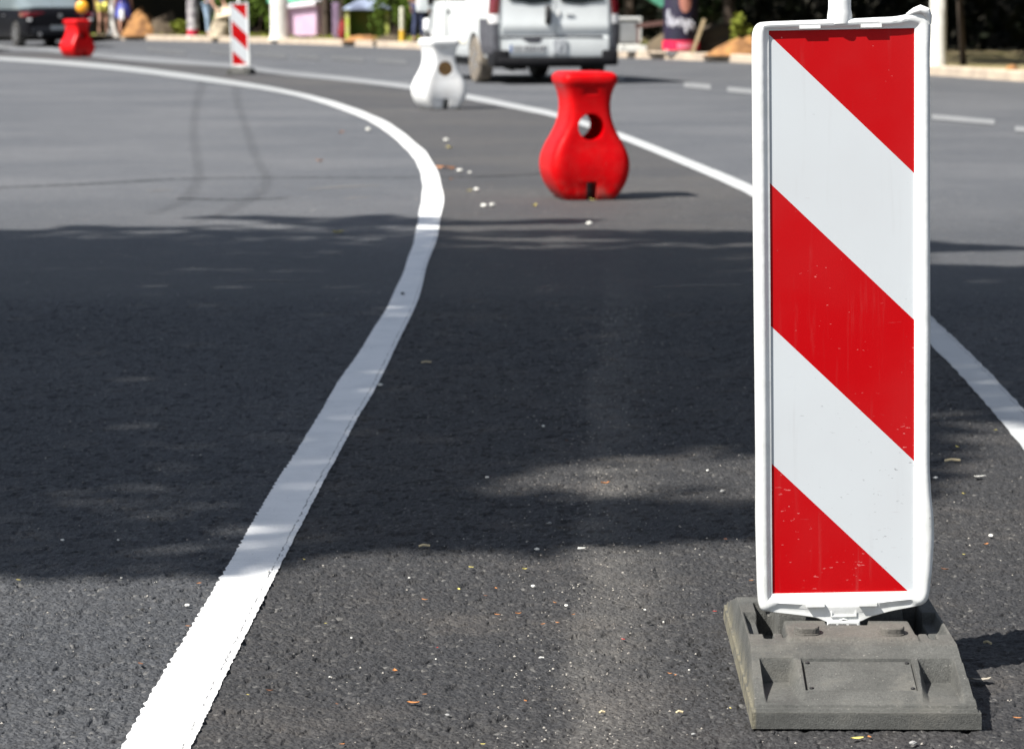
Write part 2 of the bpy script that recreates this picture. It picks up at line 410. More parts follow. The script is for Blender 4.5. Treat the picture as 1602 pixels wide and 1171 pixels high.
# road: everything on the near side of the kerb
near = [Vector((kpts[i].x, -25, 0)) for i in range(n)]
xs = [Vector((-140, -25, 0))]
mb = MB(); mb.grid([[kpts[i] for i in range(n)], near])
mb.add([(-140, -25, 0), (kpts[0].x, -25, 0), kpts[0], (-140, kpts[0].y, 0)], [(0, 1, 2, 3)])
mb.add([(kpts[-1].x, -25, 0), (140, -25, 0), (140, kpts[-1].y, 0), kpts[-1]], [(0, 1, 2, 3)])
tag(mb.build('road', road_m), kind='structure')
mb = MB().add([(-3000, -3000, -.05), (3000, -3000, -.05), (3000, 3000, -.05), (-3000, 3000, -.05)], [(0, 1, 2, 3)])
tag(mb.build('ground', verge_m), kind='structure')

def kerbD(u):
    """distance at which photo column u meets the kerb"""
    best = None
    for i in range(len(kpts)-1):
        a, b = kpts[i], kpts[i+1]
        ua = 801+F*a.x/(a.y*math.cos(P)+H*math.sin(P)); ub = 801+F*b.x/(b.y*math.cos(P)+H*math.sin(P))
        if (ua-u)*(ub-u) <= 0 and ua != ub:
            t = (u-ua)/(ub-ua); return a.y+(b.y-a.y)*t
    return 60
def beyond(u, off, z=.145):
    """a place `off` metres past the kerb, seen in column u"""
    D = kerbD(u)+off
    return Vector(((u-801)/F*(D*math.cos(P)+H*math.sin(P)), D, z))

# left curved line: edges measured on the photo (v, left u, right u)
Lr = [(1240, 160, 262), (1171, 187, 297), (1093, 234, 336), (1047, 261, 361), (998, 291, 381), (930, 334, 415), (872, 364, 447), (820, 397, 471), (766, 425, 500), (678, 482, 546), (609, 522, 584), (540, 569, 622), (489, 599, 646), (438, 627, 662), (400, 640, 674), (372, 648, 683), (345, 654, 689), (330, 657, 692), (310, 660, 694), (290, 661, 692), (275, 661, 687), (260, 655, 680), (247, 647, 674), (232, 635, 661), (219, 620, 645), (205, 603, 627), (193, 585, 612), (180, 557, 583), (173, 538, 566), (162, 506, 535), (152, 472, 501), (145, 440, 470), (139, 405, 443), (133, 362, 410), (127, 316, 374), (121, 270, 335), (114, 222, 287), (108.5, 170, 243), (103.5, 118, 200), (98, 55, 150), (94.5, 0, 100), (91, -55, 45), (88, -110, -10), (85, -180, -80), (83, -240, -140)]
def line_mesh(rows, name, mat, z=.008, scallop=False, step=.011):
    A = [gp(a, v, z) for v, a, b in rows]; B = [gp(b, v, z) for v, a, b in rows]
    A.sort(key=lambda q: q.y); B.sort(key=lambda q: q.y)
    ta = [(q.y, q.x) for q in A]; ys0 = A[0].y; ys1 = A[-1].y
    tb = [(q.y, q.x) for q in B]
    ys = []; y = ys0
    while y < ys1: ys.append(y); y += step*max(1, (y/6)**2)
    Lp, Rp, UV = [], [], []
    d = 0
    for i, y in enumerate(ys):
        ww = .12+.02*y; xa = sum(cr(ta, y+q*ww) for q in (-2, -1, 0, 1, 2))/5; xb = sum(cr(tb, y+q*ww) for q in (-2, -1, 0, 1, 2))/5
        if name == 'road_edge_line' and y < 7: xa -= .0035; xb -= .001
        if scallop:
            am = .0042*max(0, min(1, (11-y)/3))
            xa -= am*(abs(math.sin(math.pi*y/.046+1.7*math.sin(y*5)))*1.3-.6)*(.75+.35*math.sin(y*17)) + am*.4*random.uniform(-1, 1)
            xb += am*.35*random.uniform(-1, 1)
            if y > 8: xa += .004*math.sin(y*3.1)*math.sin(y*1.3); xb += .004*math.sin(y*2.3+1)
        Lp.append(Vector((xa, y, z))); Rp.append(Vector((xb, y, z)))
    cols = [0, .12, .86, 1]
    me_v = []; me_f = []; uv = []
    for a, b in zip(Lp, Rp):
        for c in cols: me_v.append(a.lerp(b, c))
    k = len(cols)
    me = bpy.data.meshes.new(name)
    for i in range(len(Lp)-1):
        for j in range(k-1): me_f.append((i*k+j, i*k+j+1, (i+1)*k+j+1, (i+1)*k+j))
    me.from_pydata([tuple(q) for q in me_v], [], me_f); me.materials.append(mat)
    ul = me.uv_layers.new(name='UVMap')
    for p in me.polygons:
        for li in p.loop_indices:
            vi = me.loops[li].vertex_index
            ul.data[li].uv = (cols[vi % k], me_v[vi].y)
    o = bpy.data.objects.new(name, me); C.objects.link(o)
    return tag(o, kind='structure')
line_mesh(Lr, 'road_edge_line', paint_m, z=.0087, scallop=True)
# right line by columns: (u, v upper, v lower) -> ground points of both edges
Rr = [(-60, 67.5, 74), (60, 72.5, 80), (140, 82, 89), (240, 89.5, 98), (360, 99.5, 106), (440, 109.5, 117), (540, 120, 127), (640, 132, 139.5), (728, 146.5, 155), (820, 165, 173), (871, 176, 184.5), (967, 206, 216), (1100, 258, 271), (1175, 289, 306), (1260, 330, 355), (1350, 395, 430), (1453, 491, 536), (1502, 537, 586), (1548, 582, 638), (1602, 640, 702), (1700, 752, 830), (1800, 880, 975)]
def colline(rows, name, mat, z):
    up = [gp(u, a, z) for u, a, b in rows]; lo = [gp(u, b, z) for u, a, b in rows]
    ru, rl = [], []
    n = len(rows)
    for i in range(n-1):
        for k in range(10):
            t = k/10
            def c(P_):
                p0, p1, p2, p3 = P_[max(i-1, 0)], P_[i], P_[i+1], P_[min(i+2, n-1)]
                return .5*((2*p1)+(p2-p0)*t+(2*p0-5*p1+4*p2-p3)*t*t+(3*p1-p0-3*p2+p3)*t**3)
            j = .003 if c(up).y < 20 else 0
            ru.append(c(up)+Vector((random.uniform(-j, j), 0, 0))); rl.append(c(lo)+Vector((random.uniform(-j, j), 0, 0)))
    me = bpy.data.meshes.new(name); vs = []; cols = [0, .15, .85, 1]
    for a, b in zip(ru, rl):
        for c_ in cols: vs.append(b.lerp(a, c_))
    fs = [(i*4+j, i*4+j+1, (i+1)*4+j+1, (i+1)*4+j) for i in range(len(ru)-1) for j in range(3)]
    me.from_pydata([tuple(q) for q in vs], [], fs); me.materials.append(mat)
    ul = me.uv_layers.new(name='UVMap')
    for p in me.polygons:
        for li in p.loop_indices:
            vi = me.loops[li].vertex_index; ul.data[li].uv = (cols[vi % 4], vs[vi].y)
    o = bpy.data.objects.new(name, me); C.objects.link(o)
    return ru, rl, tag(o, kind='structure')
ru, rl, _ = colline(Rr, 'road_line', paint_far_m, .0095)
# dusty strip between the two lines
Ls = sorted([gp((a+b)/2, v, .004) for v, a, b in Lr], key=lambda q: q.y)
lt = [(q.y, q.x) for q in Ls]; rt = sorted([(q.y, q.x) for q in rl])
rows = []
y = 11.4
while y < 66:
    xa = cr(lt, y); xb = float(np.interp(y, [q[0] for q in rt], [q[1] for q in rt])) + .03
    if y < rt[0][0]: xb = rt[0][1] + .0
    if xb > xa: rows.append([Vector((xa, y, .004)), Vector(((xa+xb)/2, y, .004)), Vector((xb, y, .004))])
    y += .15 if y < 14 else .6
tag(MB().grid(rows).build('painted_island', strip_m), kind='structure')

# near surface: the stones and pits of the asphalt as real relief
def vnoise(x, y, seed):
    r_ = np.random.default_rng(seed); T = r_.random((512, 512)).astype(np.float32)
    xi = np.floor(x).astype(int); yi = np.floor(y).astype(int); fx = x-xi; fy = y-yi; fx = fx*fx*(3-2*fx); fy = fy*fy*(3-2*fy)
    g = lambda a, b: T[a % 512, b % 512]
    return (g(xi, yi)*(1-fx)+g(xi+1, yi)*fx)*(1-fy)+(g(xi, yi+1)*(1-fx)+g(xi+1, yi+1)*fx)*fy
def worley(x, y, seed):
    r_ = np.random.default_rng(seed); TX = r_.random((256, 256)); TY = r_.random((256, 256)); TH = r_.random((256, 256))
    xi = np.floor(x).astype(int); yi = np.floor(y).astype(int); best = np.full(x.shape, 9.); hh_ = np.zeros(x.shape)
    for a in (-1, 0, 1):
        for b_ in (-1, 0, 1):
            i, j = (xi+a) % 256, (yi+b_) % 256
            d = (xi+a+TX[i, j]-x)**2+(yi+b_+TY[i, j]-y)**2
            m_ = d < best; best = np.where(m_, d, best); hh_ = np.where(m_, TH[i, j], hh_)
    return np.sqrt(best), hh_
NX = 700
Yv = [4.12]
while Yv[-1] < 11.5: Yv.append(Yv[-1]+.0036*(Yv[-1]/4.6)**1.3)
Yv = np.array(Yv); Sv = np.linspace(-1, 1, NX)
GX = Sv[None, :]*(.187*Yv[:, None]+.06); GY = np.repeat(Yv[:, None], NX, 1)
wx = GX+.004*(vnoise(GX*90, GY*90, 1)-.5); wy = GY+.004*(vnoise(GX*90+50, GY*90, 2)-.5)
d1_, h1_ = worley(wx/.0105+300, wy/.0105, 3); d2_, h2_ = worley(wx/.0052+300, wy/.0052, 4)
low_ = vnoise(GX*28+100, GY*28, 5); mid_ = vnoise(GX*60+100, GY*60, 6)
hz = .0034*(1-d1_**1.6)*(.35+h1_)+.0009*(1-d2_)*(.4+h2_)+.0016*(mid_-.5)+.0016*(low_-.5)
pit = np.clip((vnoise(GX*70+20, GY*70, 8)*.6+vnoise(GX*33+20, GY*33, 9)*.4-.66)/.08, 0, 1)
hz -= pit*.0060
fade = np.clip((11.5-GY)/.8, 0, 1)*np.clip((1-np.abs(Sv[None, :]))/.02, 0, 1)*np.clip((GY-4.12)/.05, 0, 1)
GZ = .0052+np.clip(hz-.0016, -.0050, .0034)*fade
verts = np.stack([GX, GY, GZ], -1).reshape(-1, 3)
ny_, nx_ = GX.shape
I = (np.arange(ny_-1)[:, None]*nx_+np.arange(nx_-1)[None, :]).ravel()
faces = np.stack([I, I+1, I+nx_+1, I+nx_], 1)
me = bpy.data.meshes.new('near_road'); me.vertices.add(len(verts)); me.vertices.foreach_set('co', verts.ravel())
me.loops.add(faces.size); me.loops.foreach_set('vertex_index', faces.ravel())
me.polygons.add(len(faces)); me.polygons.foreach_set('loop_start', np.arange(len(faces))*4); me.polygons.foreach_set('loop_total', np.full(len(faces), 4))
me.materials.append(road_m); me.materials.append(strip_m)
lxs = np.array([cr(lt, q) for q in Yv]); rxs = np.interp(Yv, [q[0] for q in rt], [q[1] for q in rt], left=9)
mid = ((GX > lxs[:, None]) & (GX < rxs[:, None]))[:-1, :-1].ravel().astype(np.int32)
me.polygons.foreach_set('material_index', mid); me.polygons.foreach_set('use_smooth', np.ones(len(faces), bool))
me.update()
o = bpy.data.objects.new('near_road', me); C.objects.link(o); tag(o, kind='structure')
# dashed lane line
dash = [(-20, 60, 70, 76), (100, 150, 73, 79), (230, 290, 77, 84), (330, 372, 80, 86), (396, 448, 83, 90), (464, 499, 86, 92.5), (518, 569, 89, 95), (590, 636, 93, 99), (668, 715, 99, 106), (773, 837, 113, 120), (915, 977, 118, 124), (1070, 1112, 130, 138.5), (1138, 1178, 137, 146), (1290, 1370, 158, 169), (1458, 1556, 178, 196), (1588, 1720, 197, 217)]
mb = MB()
for u0, u1, v0, v1 in dash:
    h = (v1-v0)*.85; s = (v1-v0)*.12
    sl = 0.085*(u1-u0)
    vm = (v0+v1)/2; th = 6.5 if u0 < 900 else 8
    a, b, c, d = gp(u0, vm-sl/2+th/2, .008), gp(u1, vm+sl/2+th/2, .008), gp(u1, vm+sl/2-th/2, .008), gp(u0, vm-sl/2-th/2, .008)
    mb.add([a, b, c, d], [(0, 1, 2, 3)])
tag(mb.build('dashed_lane_line', dash_m), kind='structure')

def streak(name, pts, widths, mat, z=.0025):
    """soft-edged film along photo pixels pts on the road"""
    q = [gp(u, v, z) for u, v in pts]
    nn = len(q); out = []
    for i in range(nn-1):
        for k in range(8):
            t = k/8
            p0, p1, p2, p3 = q[max(i-1, 0)], q[i], q[i+1], q[min(i+2, nn-1)]
            out.append((.5*((2*p1)+(p2-p0)*t+(2*p0-5*p1+4*p2-p3)*t*t+(3*p1-p0-3*p2+p3)*t**3), i+t))
    out.append((q[-1], nn-1))
    vs = []
    for i, (p, t) in enumerate(out):
        d = (out[min(i+1, len(out)-1)][0]-out[max(i-1, 0)][0]).normalized(); nn_ = Vector((-d.y, d.x, 0))
        w = np.interp(t, range(len(widths)), widths)
        for c_ in (-.5, 0, .5): vs.append(p+nn_*w*c_)
    fs = [(i*3+j, i*3+j+1, (i+1)*3+j+1, (i+1)*3+j) for i in range(len(out)-1) for j in range(2)]
    me = bpy.data.meshes.new(name); me.from_pydata([tuple(a) for a in vs], [], fs); me.materials.append(mat)
    ul = me.uv_layers.new(name='UVMap')
    for p in me.polygons:
        for li in p.loop_indices:
            vi = me.loops[li].vertex_index; ul.data[li].uv = ((vi % 3)*.5, vi//3*.1)
    o = bpy.data.objects.new(name, me); C.objects.link(o); return tag(o, kind='structure')
streak('tyre_mark', [(318, 128), (308, 160), (303, 210), (310, 260), (308, 285), (285, 315), (235, 335)], [.25, .15, .12, .11, .11, .15, .12], tyre_mark_m)
streak('tyre_mark', [(368, 128), (372, 160), (385, 200), (402, 250), (418, 280), (400, 305), (345, 335), (300, 350)], [.25, .15, .12, .11, .11, .15, .15, .12], tyre_mark_m, .0027)
streak('dark_line', [(-40, 294), (120, 288), (330, 278), (660, 277), (760, 276), (850, 271)], [.10, .16, .10, .1, .16, .1], dark_line_m, .0055)  # thin dark lines across the road
streak('dark_line', [(275, 310), (370, 312), (450, 309)], [.14, .14, .1], dark_line_m, .0031)
for i, (pts, w) in enumerate([([(480, 296), (600, 289)], [.12, .18]), ([(540, 311), (585, 308)], [.1, .12]), ([(230, 299), (275, 298)], [.1, .14]),
        ([(345, 503), (465, 495)], [.06, .10]), ([(350, 441), (480, 438)], [.08, .10]), ([(85, 535), (205, 532)], [.06, .1]), ([(40, 793), (220, 778)], [.08, .12]), ([(160, 568), (205, 566)], [.05, .05]), ([(1010, 449), (1170, 445)], [.1, .14])]):
    streak('dust_smear', [pts[0], ((pts[0][0]+pts[1][0])/2, (pts[0][1]+pts[1][1])/2-1), pts[1]], [w[0]*.3, w[1], w[0]*.3], dust_m, .0061 if pts[0][0] > 700 else .0035)

# ------------------------------------------------------------------ marker board in the foreground
def base_height(lx, ly):
    W, Ln = .369, .816
    e = min(lx, W-lx); q = min(ly, Ln-ly)
    # end-to-end profile
    if q < .006: z = .036
    elif q < .016: z = .040
    else: z = .044+(.098-.044)*min(1, (q-.016)/.205)
    # flared sides, with a moulded lip
    foot = .5*(1-math.tanh((abs(ly-Ln/2)-.03)/.01))       # arch gap in the middle of each side
    lip = .036 if e > .0005 else .0
    side = lip+max(0, (e-.0045))*9
    if e < .0045: side = lip
    z = min(z, max(side, lip))
    def inside(x0, x1, y0, y1, s=.003):
        a = 1/(1+math.exp(-(lx-x0)/s*2.5)) if abs(lx-x0) < 8*s else float(lx > x0)
        b = 1/(1+math.exp((lx-x1)/s*2.5)) if abs(lx-x1) < 8*s else float(lx < x1)
        c = 1/(1+math.exp(-(ly-y0)/s*2.5)) if abs(ly-y0) < 8*s else float(ly > y0)
        d = 1/(1+math.exp((ly-y1)/s*2.5)) if abs(ly-y1) < 8*s else float(ly < y1)
        return a*b*c*d
    for m in (0, 1):
        yy = ly if m == 0 else Ln-ly
        for s in (0, 1):
            xx = lx if s == 0 else W-lx
            # tapered pocket: flat floor, steep back wall, inner flank leaning
            x1 = .083+.008*max(0, min(1, (.15-yy)/.13))
            t = (1 if .028 < xx < x1 else 0) if .026 < yy < .170 else 0
            if .016 < yy < .172:
                a = max(0, min(1, (xx-.024)/.003))
                b = max(0, min(1, (x1-xx)/.011))
                c = max(0, min(1, (.172-yy)/.006))
                k = a*b*c; fl = .045
                if z > fl: z = z*(1-k)+fl*k
    # plate recess in front slope and its twin at the back
    for yy in (ly, Ln-ly):
        k = inside(.093, .276, .066, .170, .0006); z -= .0042*k
        for sx_ in (.100, .268):
            for sy_ in (.090, .178):
                r = 9
                if r < .006: z -= .004*(1-(r/.006)**4)
    # deck: hollow between rails, raised platforms
    z -= .058*inside(.040, .329, .262, .548, .0016)
    z -= .020*inside(.018, .351, .300, .470, .003)
    k = inside(.060, .309, .545, .60, .002); z -= .022*k
    k = inside(.074, .298, .232, .372, .003)
    z = z*(1-k)+.106*k
    k = inside(.052, .320, .232, .300, .002)*(1-k)
    z = z*(1-k)+.099*k
    k = inside(.074, .298, .455, .575, .003)
    z = z*(1-k)+.106*k
    # slot for the foot of the board
    k = inside(.150, .222, .333, .472, .001); z = z*(1-k)+.07*k
    return max(z, .012)

def make_foot(root, res=.0025, pos=(0, 0)):
    W, Ln = .369, .816
    nx = int(W/res); ny = int(Ln/res)
    ed_ = [.0008, .002, .0035, .0045, .006, .008, .0095, .011]; xs = sorted(set([0, .0001, .0002, .0003, .0004, W-.0001, W-.0002, W-.0003]+ed_+[W*i/nx for i in range(6, nx-5)]+[W-q for q in ed_]+[W-.0004, W])); eb = [.0001, .0002, .0003]; ys = sorted(set([0, .0004]+eb+[Ln-q for q in eb]+[Ln*i/ny for i in range(ny+1)]+[Ln-.0004]))
    P_ = []
    for j, y in enumerate(ys):
        row = []
        for i, x in enumerate(xs):
            z = base_height(x, y)
            bd_ = min(x, W-x, y, Ln-y)
            if bd_ < .00039: z = .009+(base_height(min(max(x, .0006), W-.0006), min(max(y, .0006), Ln-.0006))-.009)*max(0, bd_)/.0004
            # flared walls lean outwards a little and corners are rounded
            cx = min(x, W-x); cy = min(y, Ln-y)
            xx, yy = x, y
            row.append(Vector((xx, yy, z)))
        P_.append(row)
    mb = MB(); mb.grid(P_, flip=True)
    # underside
    mb.add([(0.004, 0.004, .007), (W-.004, .004, .007), (W-.004, Ln-.004, .007), (.004, Ln-.004, .007)], [(0, 1, 2, 3)])
    for x, y in ((.05, .06), (W-.05, .06), (.05, Ln-.06), (W-.05, Ln-.06)):
        mb.box((x, y, .0035), (.07, .08, .008))
    return mb.build('rubber_foot', rubber_m, root, smooth_=True, angle=27, recalc=False, loc=(pos[0], pos[1], 0))

def build_board(root, lean, hi=True):
    """frame + sheeting; local x right, z up, tip of the chin at the origin"""
    def side(path, nn):
        L_ = [0]
        for a, b in zip(path, path[1:]): L_.append(L_[-1]+math.dist(a, b))
        out = []
        for k in range(nn):
            t = L_[-1]*k/nn; out.append((np.interp(t, L_, [p[0] for p in path]), np.interp(t, L_, [p[1] for p in path])))
        return out
    z0, z1 = .050, 1.040
    bl, br, tr, tl = (-.148, .022), (.1465, .028), (.150, 1.062), (-.147, 1.058)
    bottom = [bl, (-.143, .018), (-.085, .010), (-.045, .0035), (-.030, -.006), (.030, -.006), (.045, .003), (.085, .014), (.140, .024), br]
    right = [br, (.1515, .034), (.1535, .055), (.1575, .09), (.1605, .14), (.160, .18), (.1555, .22), (.1525, .27), (.1525, .35), (.1535, .5), (.153, .7), (.1525, .9), (.152, 1.0), (.1535, 1.04), (.153, 1.056), tr]
    top = [tr, (.144, 1.073), (.128, 1.072), (.118, 1.064), (.095, 1.0605), (0, 1.058), (-.13, 1.056), tl]
    top = [tr, (.146, 1.068), (.138, 1.072), (.128, 1.070), (.116, 1.0635), (.095, 1.060), (0, 1.0575), (-.12, 1.0555), (-.138, 1.0545), tl]
    tl2 = (-.1475, 1.050); top[-1] = (-.144, 1.0525)
    left = [top[-1], (-.1495, 1.047), (-.152, 1.036), (-.1525, 1.0), (-.1525, .7), (-.151, .3), (-.152, .18), (-.150, .06), bl]
    br_t = right[-1] = (.150, 1.064); top[0] = (.150, 1.064)
    ns = (60, 140, 70, 120)
    O = side(bottom, ns[0])+side(right, ns[1])+side(top, ns[2])+side(left, ns[3])
    ib = [(-.125, z0), (.125, z0)]; ir = [(.125, z0), (.125, z1)]; it = [(.125, z1), (-.125, z1)]; il = [(-.125, z1), (-.125, z0)]
    I = side(ib, ns[0])+side(ir, ns[1])+side(it, ns[2])+side(il, ns[3])
    def ring(t, d, wob=0):
        out = []
        for k, (a, b) in enumerate(zip(O, I)):
            dd = -.0125 if (3 < k < ns[0]-3 and .05 < t < .5 and d < -.01) else d
            out.append(Vector((a[0]+(b[0]-a[0])*t, dd, a[1]+(b[1]-a[1])*t)))
        return out
    def smooth_ring(r, it_=2):
        for _ in range(it_): r = [(r[i-1]+r[i]*2+r[(i+1) % len(r)])/4 for i in range(len(r))]
        return r
    rings = [smooth_ring(ring(.10, .024)), smooth_ring(ring(.0, .018)), smooth_ring(ring(0, -.006)), smooth_ring(ring(.06, -.013)), smooth_ring(ring(.18, -.0165)), smooth_ring(ring(.34, -.018)), ring(.54, -.0172), ring(.60, -.0168), ring(.72, -.0145), ring(.80, -.0125), ring(.93, -.0112), ring(1.0, -.0106), ring(1.0, -.001)]
    mb = MB(); mb.loft(rings, 0, True, False)
    if hi:
        # retaining tabs at top and bottom
        for x0, x1 in ((-.073, -.037), (.032, .068)):
            mb.box(((x0+x1)/2, -.0145, 1.0455), (x1-x0, .006, .006))
        for x0, x1 in ((-.066, -.034), (.026, .058)):
            mb.box(((x0+x1)/2, -.0165, .030), (x1-x0, .010, .006))
        # folded lip of the damaged corner
        mb.tube([(.112, -.012, 1.063), (.124, -.016, 1.069), (.134, -.018, 1.0725), (.1435, -.017, 1.068), (.148, -.013, 1.059), (.150, -.012, 1.046)], [.003, .006, .0075, .008, .007, .004], 12)
        # raised rim of the small square field on the chin
        for c, d in (((-.0215, -.0135, .021), (.0025, .003, .024)), ((.0215, -.0135, .021), (.0025, .003, .024)), ((0, -.0135, .034), (.045, .003, .002)), ((0, -.0135, .008), (.045, .003, .002))):
            mb.box(c, d)
        mb.tube([(-.009, -.0145, -.004), (-.006, -.0148, .001), (0, -.015, .003), (.006, -.0148, .001), (.009, -.0145, -.004)], .0018, 8)
    fr = mb.build('frame', frame_m, root, smooth_=True, angle=38)
    # lower spigot that stands in the foot
    MB().box((0, 0, -.022), (.058, .034, .045)).build('spigot', frame_m, fr, bevel=.003)
    # sheet
    sh = MB().box((0, -.0055, (z0+z1)/2), (.2515, .004, z1-z0+.002)).build('reflective_sheet', sheet_m, root)
    # lamp holder tube
    po = MB().lathe([(.0215, 1.050), (.0215, 1.062), (.0205, 1.070), (.0195, 1.075), (.0195, 1.30), (.017, 1.305)], (-.002, 0, 0), 28).build('lamp_tube', frame_m, root, smooth_=True)
    return fr

frame_m = bpy.data.materials.new('frame_plastic')
nt, N, L, b = nodes(frame_m)
o_ = N.new('ShaderNodeTexCoord').outputs['Object']
sx = N.new('ShaderNodeSeparateXYZ'); L.new(o_, sx.inputs[0])
b.inputs['Roughness'].default_value = .4
col = mixc(N, L, smooth(N, L, noise(N, L, o_, 16, 6, .6), .45, .75), (.70, .71, .705), (.60, .615, .60))
low = math_node(N, L, 'SUBTRACT', 1, smooth(N, L, sx.outputs[2], .0, .5))
col = mixc(N, L, math_node(N, L, 'MULTIPLY', low, math_node(N, L, 'MULTIPLY_ADD', smooth(N, L, noise(N, L, o_, 30, 6, .7), .4, .7), .35, .1)), col, (.50, .51, .47))
# black chips where the outer edge was hit
ed = smooth(N, L, math_node(N, L, 'ABSOLUTE', sx.outputs[0]), .1495, .152)
chips = math_node(N, L, 'MULTIPLY', ed, smooth(N, L, noise(N, L, o_, 130, 3, .6), .66, .70))
col = mixc(N, L, math_node(N, L, 'MULTIPLY', chips, .9), col, (.03, .035, .035))
L.new(col, b.inputs['Base Color'])
bp = N.new('ShaderNodeBump'); bp.inputs['Strength'].default_value = .18; bp.inputs['Distance'].default_value = .004
L.new(noise(N, L, o_, 45, 4), bp.inputs['Height']); L.new(bp.outputs['Normal'], b.inputs['Normal'])
sheet_m = sheeting('striped_sheeting', 1.040, .99)

def place_marker(foot_xy, foot_rz, chin, lean, label, hi):
    root = empty('marker_board', (chin[0], chin[1], 0), 0, label=label, cat='traffic marker', group='striped marker boards on the road')
    return root
c0 = gp(1172, 1144.5); root = empty('marker_board', (.581, 4.85, 0), 0, label='large red and white striped marker board in front, on a grey rubber foot', cat='traffic marker', group='striped marker boards on rubber feet')
foot = make_foot(root, .0019)
foot.location = (.386-.581, 4.424-4.85, .001); foot.rotation_euler.z = R(-1.05)
# foot details
for x in (.110, .254):
    ring0 = []
    def stad(s, z):
        pts = []
        for k in range(24):
            t = 2*math.pi*k/24; cx = .008 if math.cos(t) > 0 else -.008
            pts.append(Vector((x+cx+.013*s*math.cos(t), .268+.021*s*math.sin(t), z)))
        return pts
    MB().loft([stad(1.12, .100), stad(1.12, .108), stad(1.0, .1085), stad(1.0, .117), stad(.9, .119)]).build('stud', rubber_flat_m, foot, smooth_=True, angle=35)
mb = MB()
for x in (.160, .1775, .1955): mb.box((x, .3385, .099), (.014, .012, .012))
mb.build('clip', black_pl, foot, bevel=.001)
plate = MB(); plate.box((.1845, .118, 0), (.1765, .0985, .002))
pl = plate.build('cover_plate', rubber_flat_m, foot)
# lay the plate in its sloping recess
zc = .044+(.098-.044)*((.118-.016)/.205)-.0038; sl = math.atan((.098-.044)/.205)
pl.data.transform(Matrix.Translation((0, -.118, 0))); pl.data.transform(Matrix.Rotation(sl, 4, 'X')); pl.location = (0, .118, zc)
for sx_ in (.102, .267):
    for sy_ in (.076, .160):
        zz = .044+.054*((sy_-.016)/.205)-.002
        MB().lathe([(.0036, -.003), (.0036, .0008), (.003, .0014), (.0012, .0014), (.001, .0002)], (0, 0, 0), 12).build('screw', black_pl, pl).location = (sx_, sy_-.118, zz-zc)
bd = empty('board', (0, 0, .097)); bd.parent = root
bd.location = (-.007, -.055, .108); bd.rotation_euler = (0, R(-1.05), 0)
build_board(bd, 0)
# the board parts hang straight under the thing
for ch in [x for x in C.objects if x.parent == bd]:
    ch.parent = root; ch.location = bd.location; ch.rotation_euler = bd.rotation_euler; ch.scale = (.982, .982, .976)
bpy.data.objects.remove(bd)

# the far marker board
far = gp(378, 116.5)
def copy_marker(src, loc, rz, label):
    c = copy_tree(src); c.location = loc; c.rotation_euler.z = rz; c['label'] = label; return c
cm = copy_marker(root, (far.x, far.y, 0), R(-2), 'small distant striped marker board standing between the two curved white lines')

# ------------------------------------------------------------------ plastic barriers
Wt = [(0, .138), (.012, .156), (.05, .190), (.11, .224), (.18, .243), (.25, .240), (.32, .214), (.38, .180), (.44, .150), (.50, .134), (.56, .129), (.62, .136), (.665, .151), (.69, .166), (.715, .170), (.735, .166), (.75, .150)]
Dt = [(0, .19), (.012, .21), (.05, .225), (.15, .235), (.25, .23), (.38, .21), (.5, .195), (.6, .195), (.665, .205), (.70, .215), (.735, .21), (.75, .19)]
def barrier_mesh(name, mat, inner):
    zs = list(np.linspace(0, .012, 4))+list(np.linspace(.03, .67, 44))+list(np.linspace(.68, .75, 12))
    rings = []
    n = 96
    for z in zs:
        w, d = cr(Wt, z), cr(Dt, z)
        body = max(0, min(1, (.44-z)/.12))*max(0, min(1, (z+.02)/.1)); rcorner = .045 if z < .6 else .05
        ring = []
        for k in range(n):
            t = 2*math.pi*k/n; c_, s_ = math.cos(t), math.sin(t); e = 2/7.0
            x = w*math.copysign(abs(c_)**e, c_); y = d*math.copysign(abs(s_)**e, s_)
            # hollows of the face and ribs of the flanks
            if abs(s_) > .3:
                y -= math.copysign(1, y)*(.022*body*math.exp(-(x/.13)**2)-.010*body*math.exp(-(x/.03)**2))
            if abs(c_) > .35:
                x -= math.copysign(1, x)*.012*(math.exp(-((y-.06)/.022)**2)+math.exp(-((y+.06)/.022)**2))*max(0, min(1, (z-.03)/.05))*max(0, min(1, (.66-z)/.05))
            ring.append(Vector((x, y, z)))
        rings.append(ring)
    top = rings[-1]
    for s, dz in ((.93, .005), (.7, .008), (.3, .009)):
        rings.append([Vector((p.x*s, p.y*s, .75+dz)) for p in top])
    mb = MB(); mb.loft(rings)
    o = mb.build(name, mat)
    cut = MB()
    cut.lathe([(.078, -.4), (.078, .4)], (0, 0, .435), 40, axis='Y')
    cut.box((0, 0, .05), (.062, .8, .125))
    for sgn in (-1, 1):
        cut.box((0, sgn*.205, .655), (.085, .02, .012)); 
        cut.box((0, sgn*.208, .625), (.08, .022, .045), rx=sgn*.25)
    co = cut.build('cutter', mat)
    m = o.modifiers.new('x', 'BOOLEAN'); m.operation = 'DIFFERENCE'; m.object = co; m.solver = 'EXACT'; m.use_self = True
    bake(o); bpy.data.objects.remove(co)
    bv = o.modifiers.new('bv', 'BEVEL'); bv.width = .006; bv.segments = 2; bv.limit_method = 'ANGLE'; bv.angle_limit = R(50); bake(o)
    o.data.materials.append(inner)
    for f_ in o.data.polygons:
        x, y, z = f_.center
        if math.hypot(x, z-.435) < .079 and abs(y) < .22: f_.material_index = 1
    shade(o, 45)
    return o
G = 'vase shaped plastic barriers along the road line'
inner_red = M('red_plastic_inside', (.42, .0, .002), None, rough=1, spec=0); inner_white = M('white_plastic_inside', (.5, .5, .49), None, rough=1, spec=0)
b1 = barrier_mesh('plastic_barrier', red_pl, inner_red)
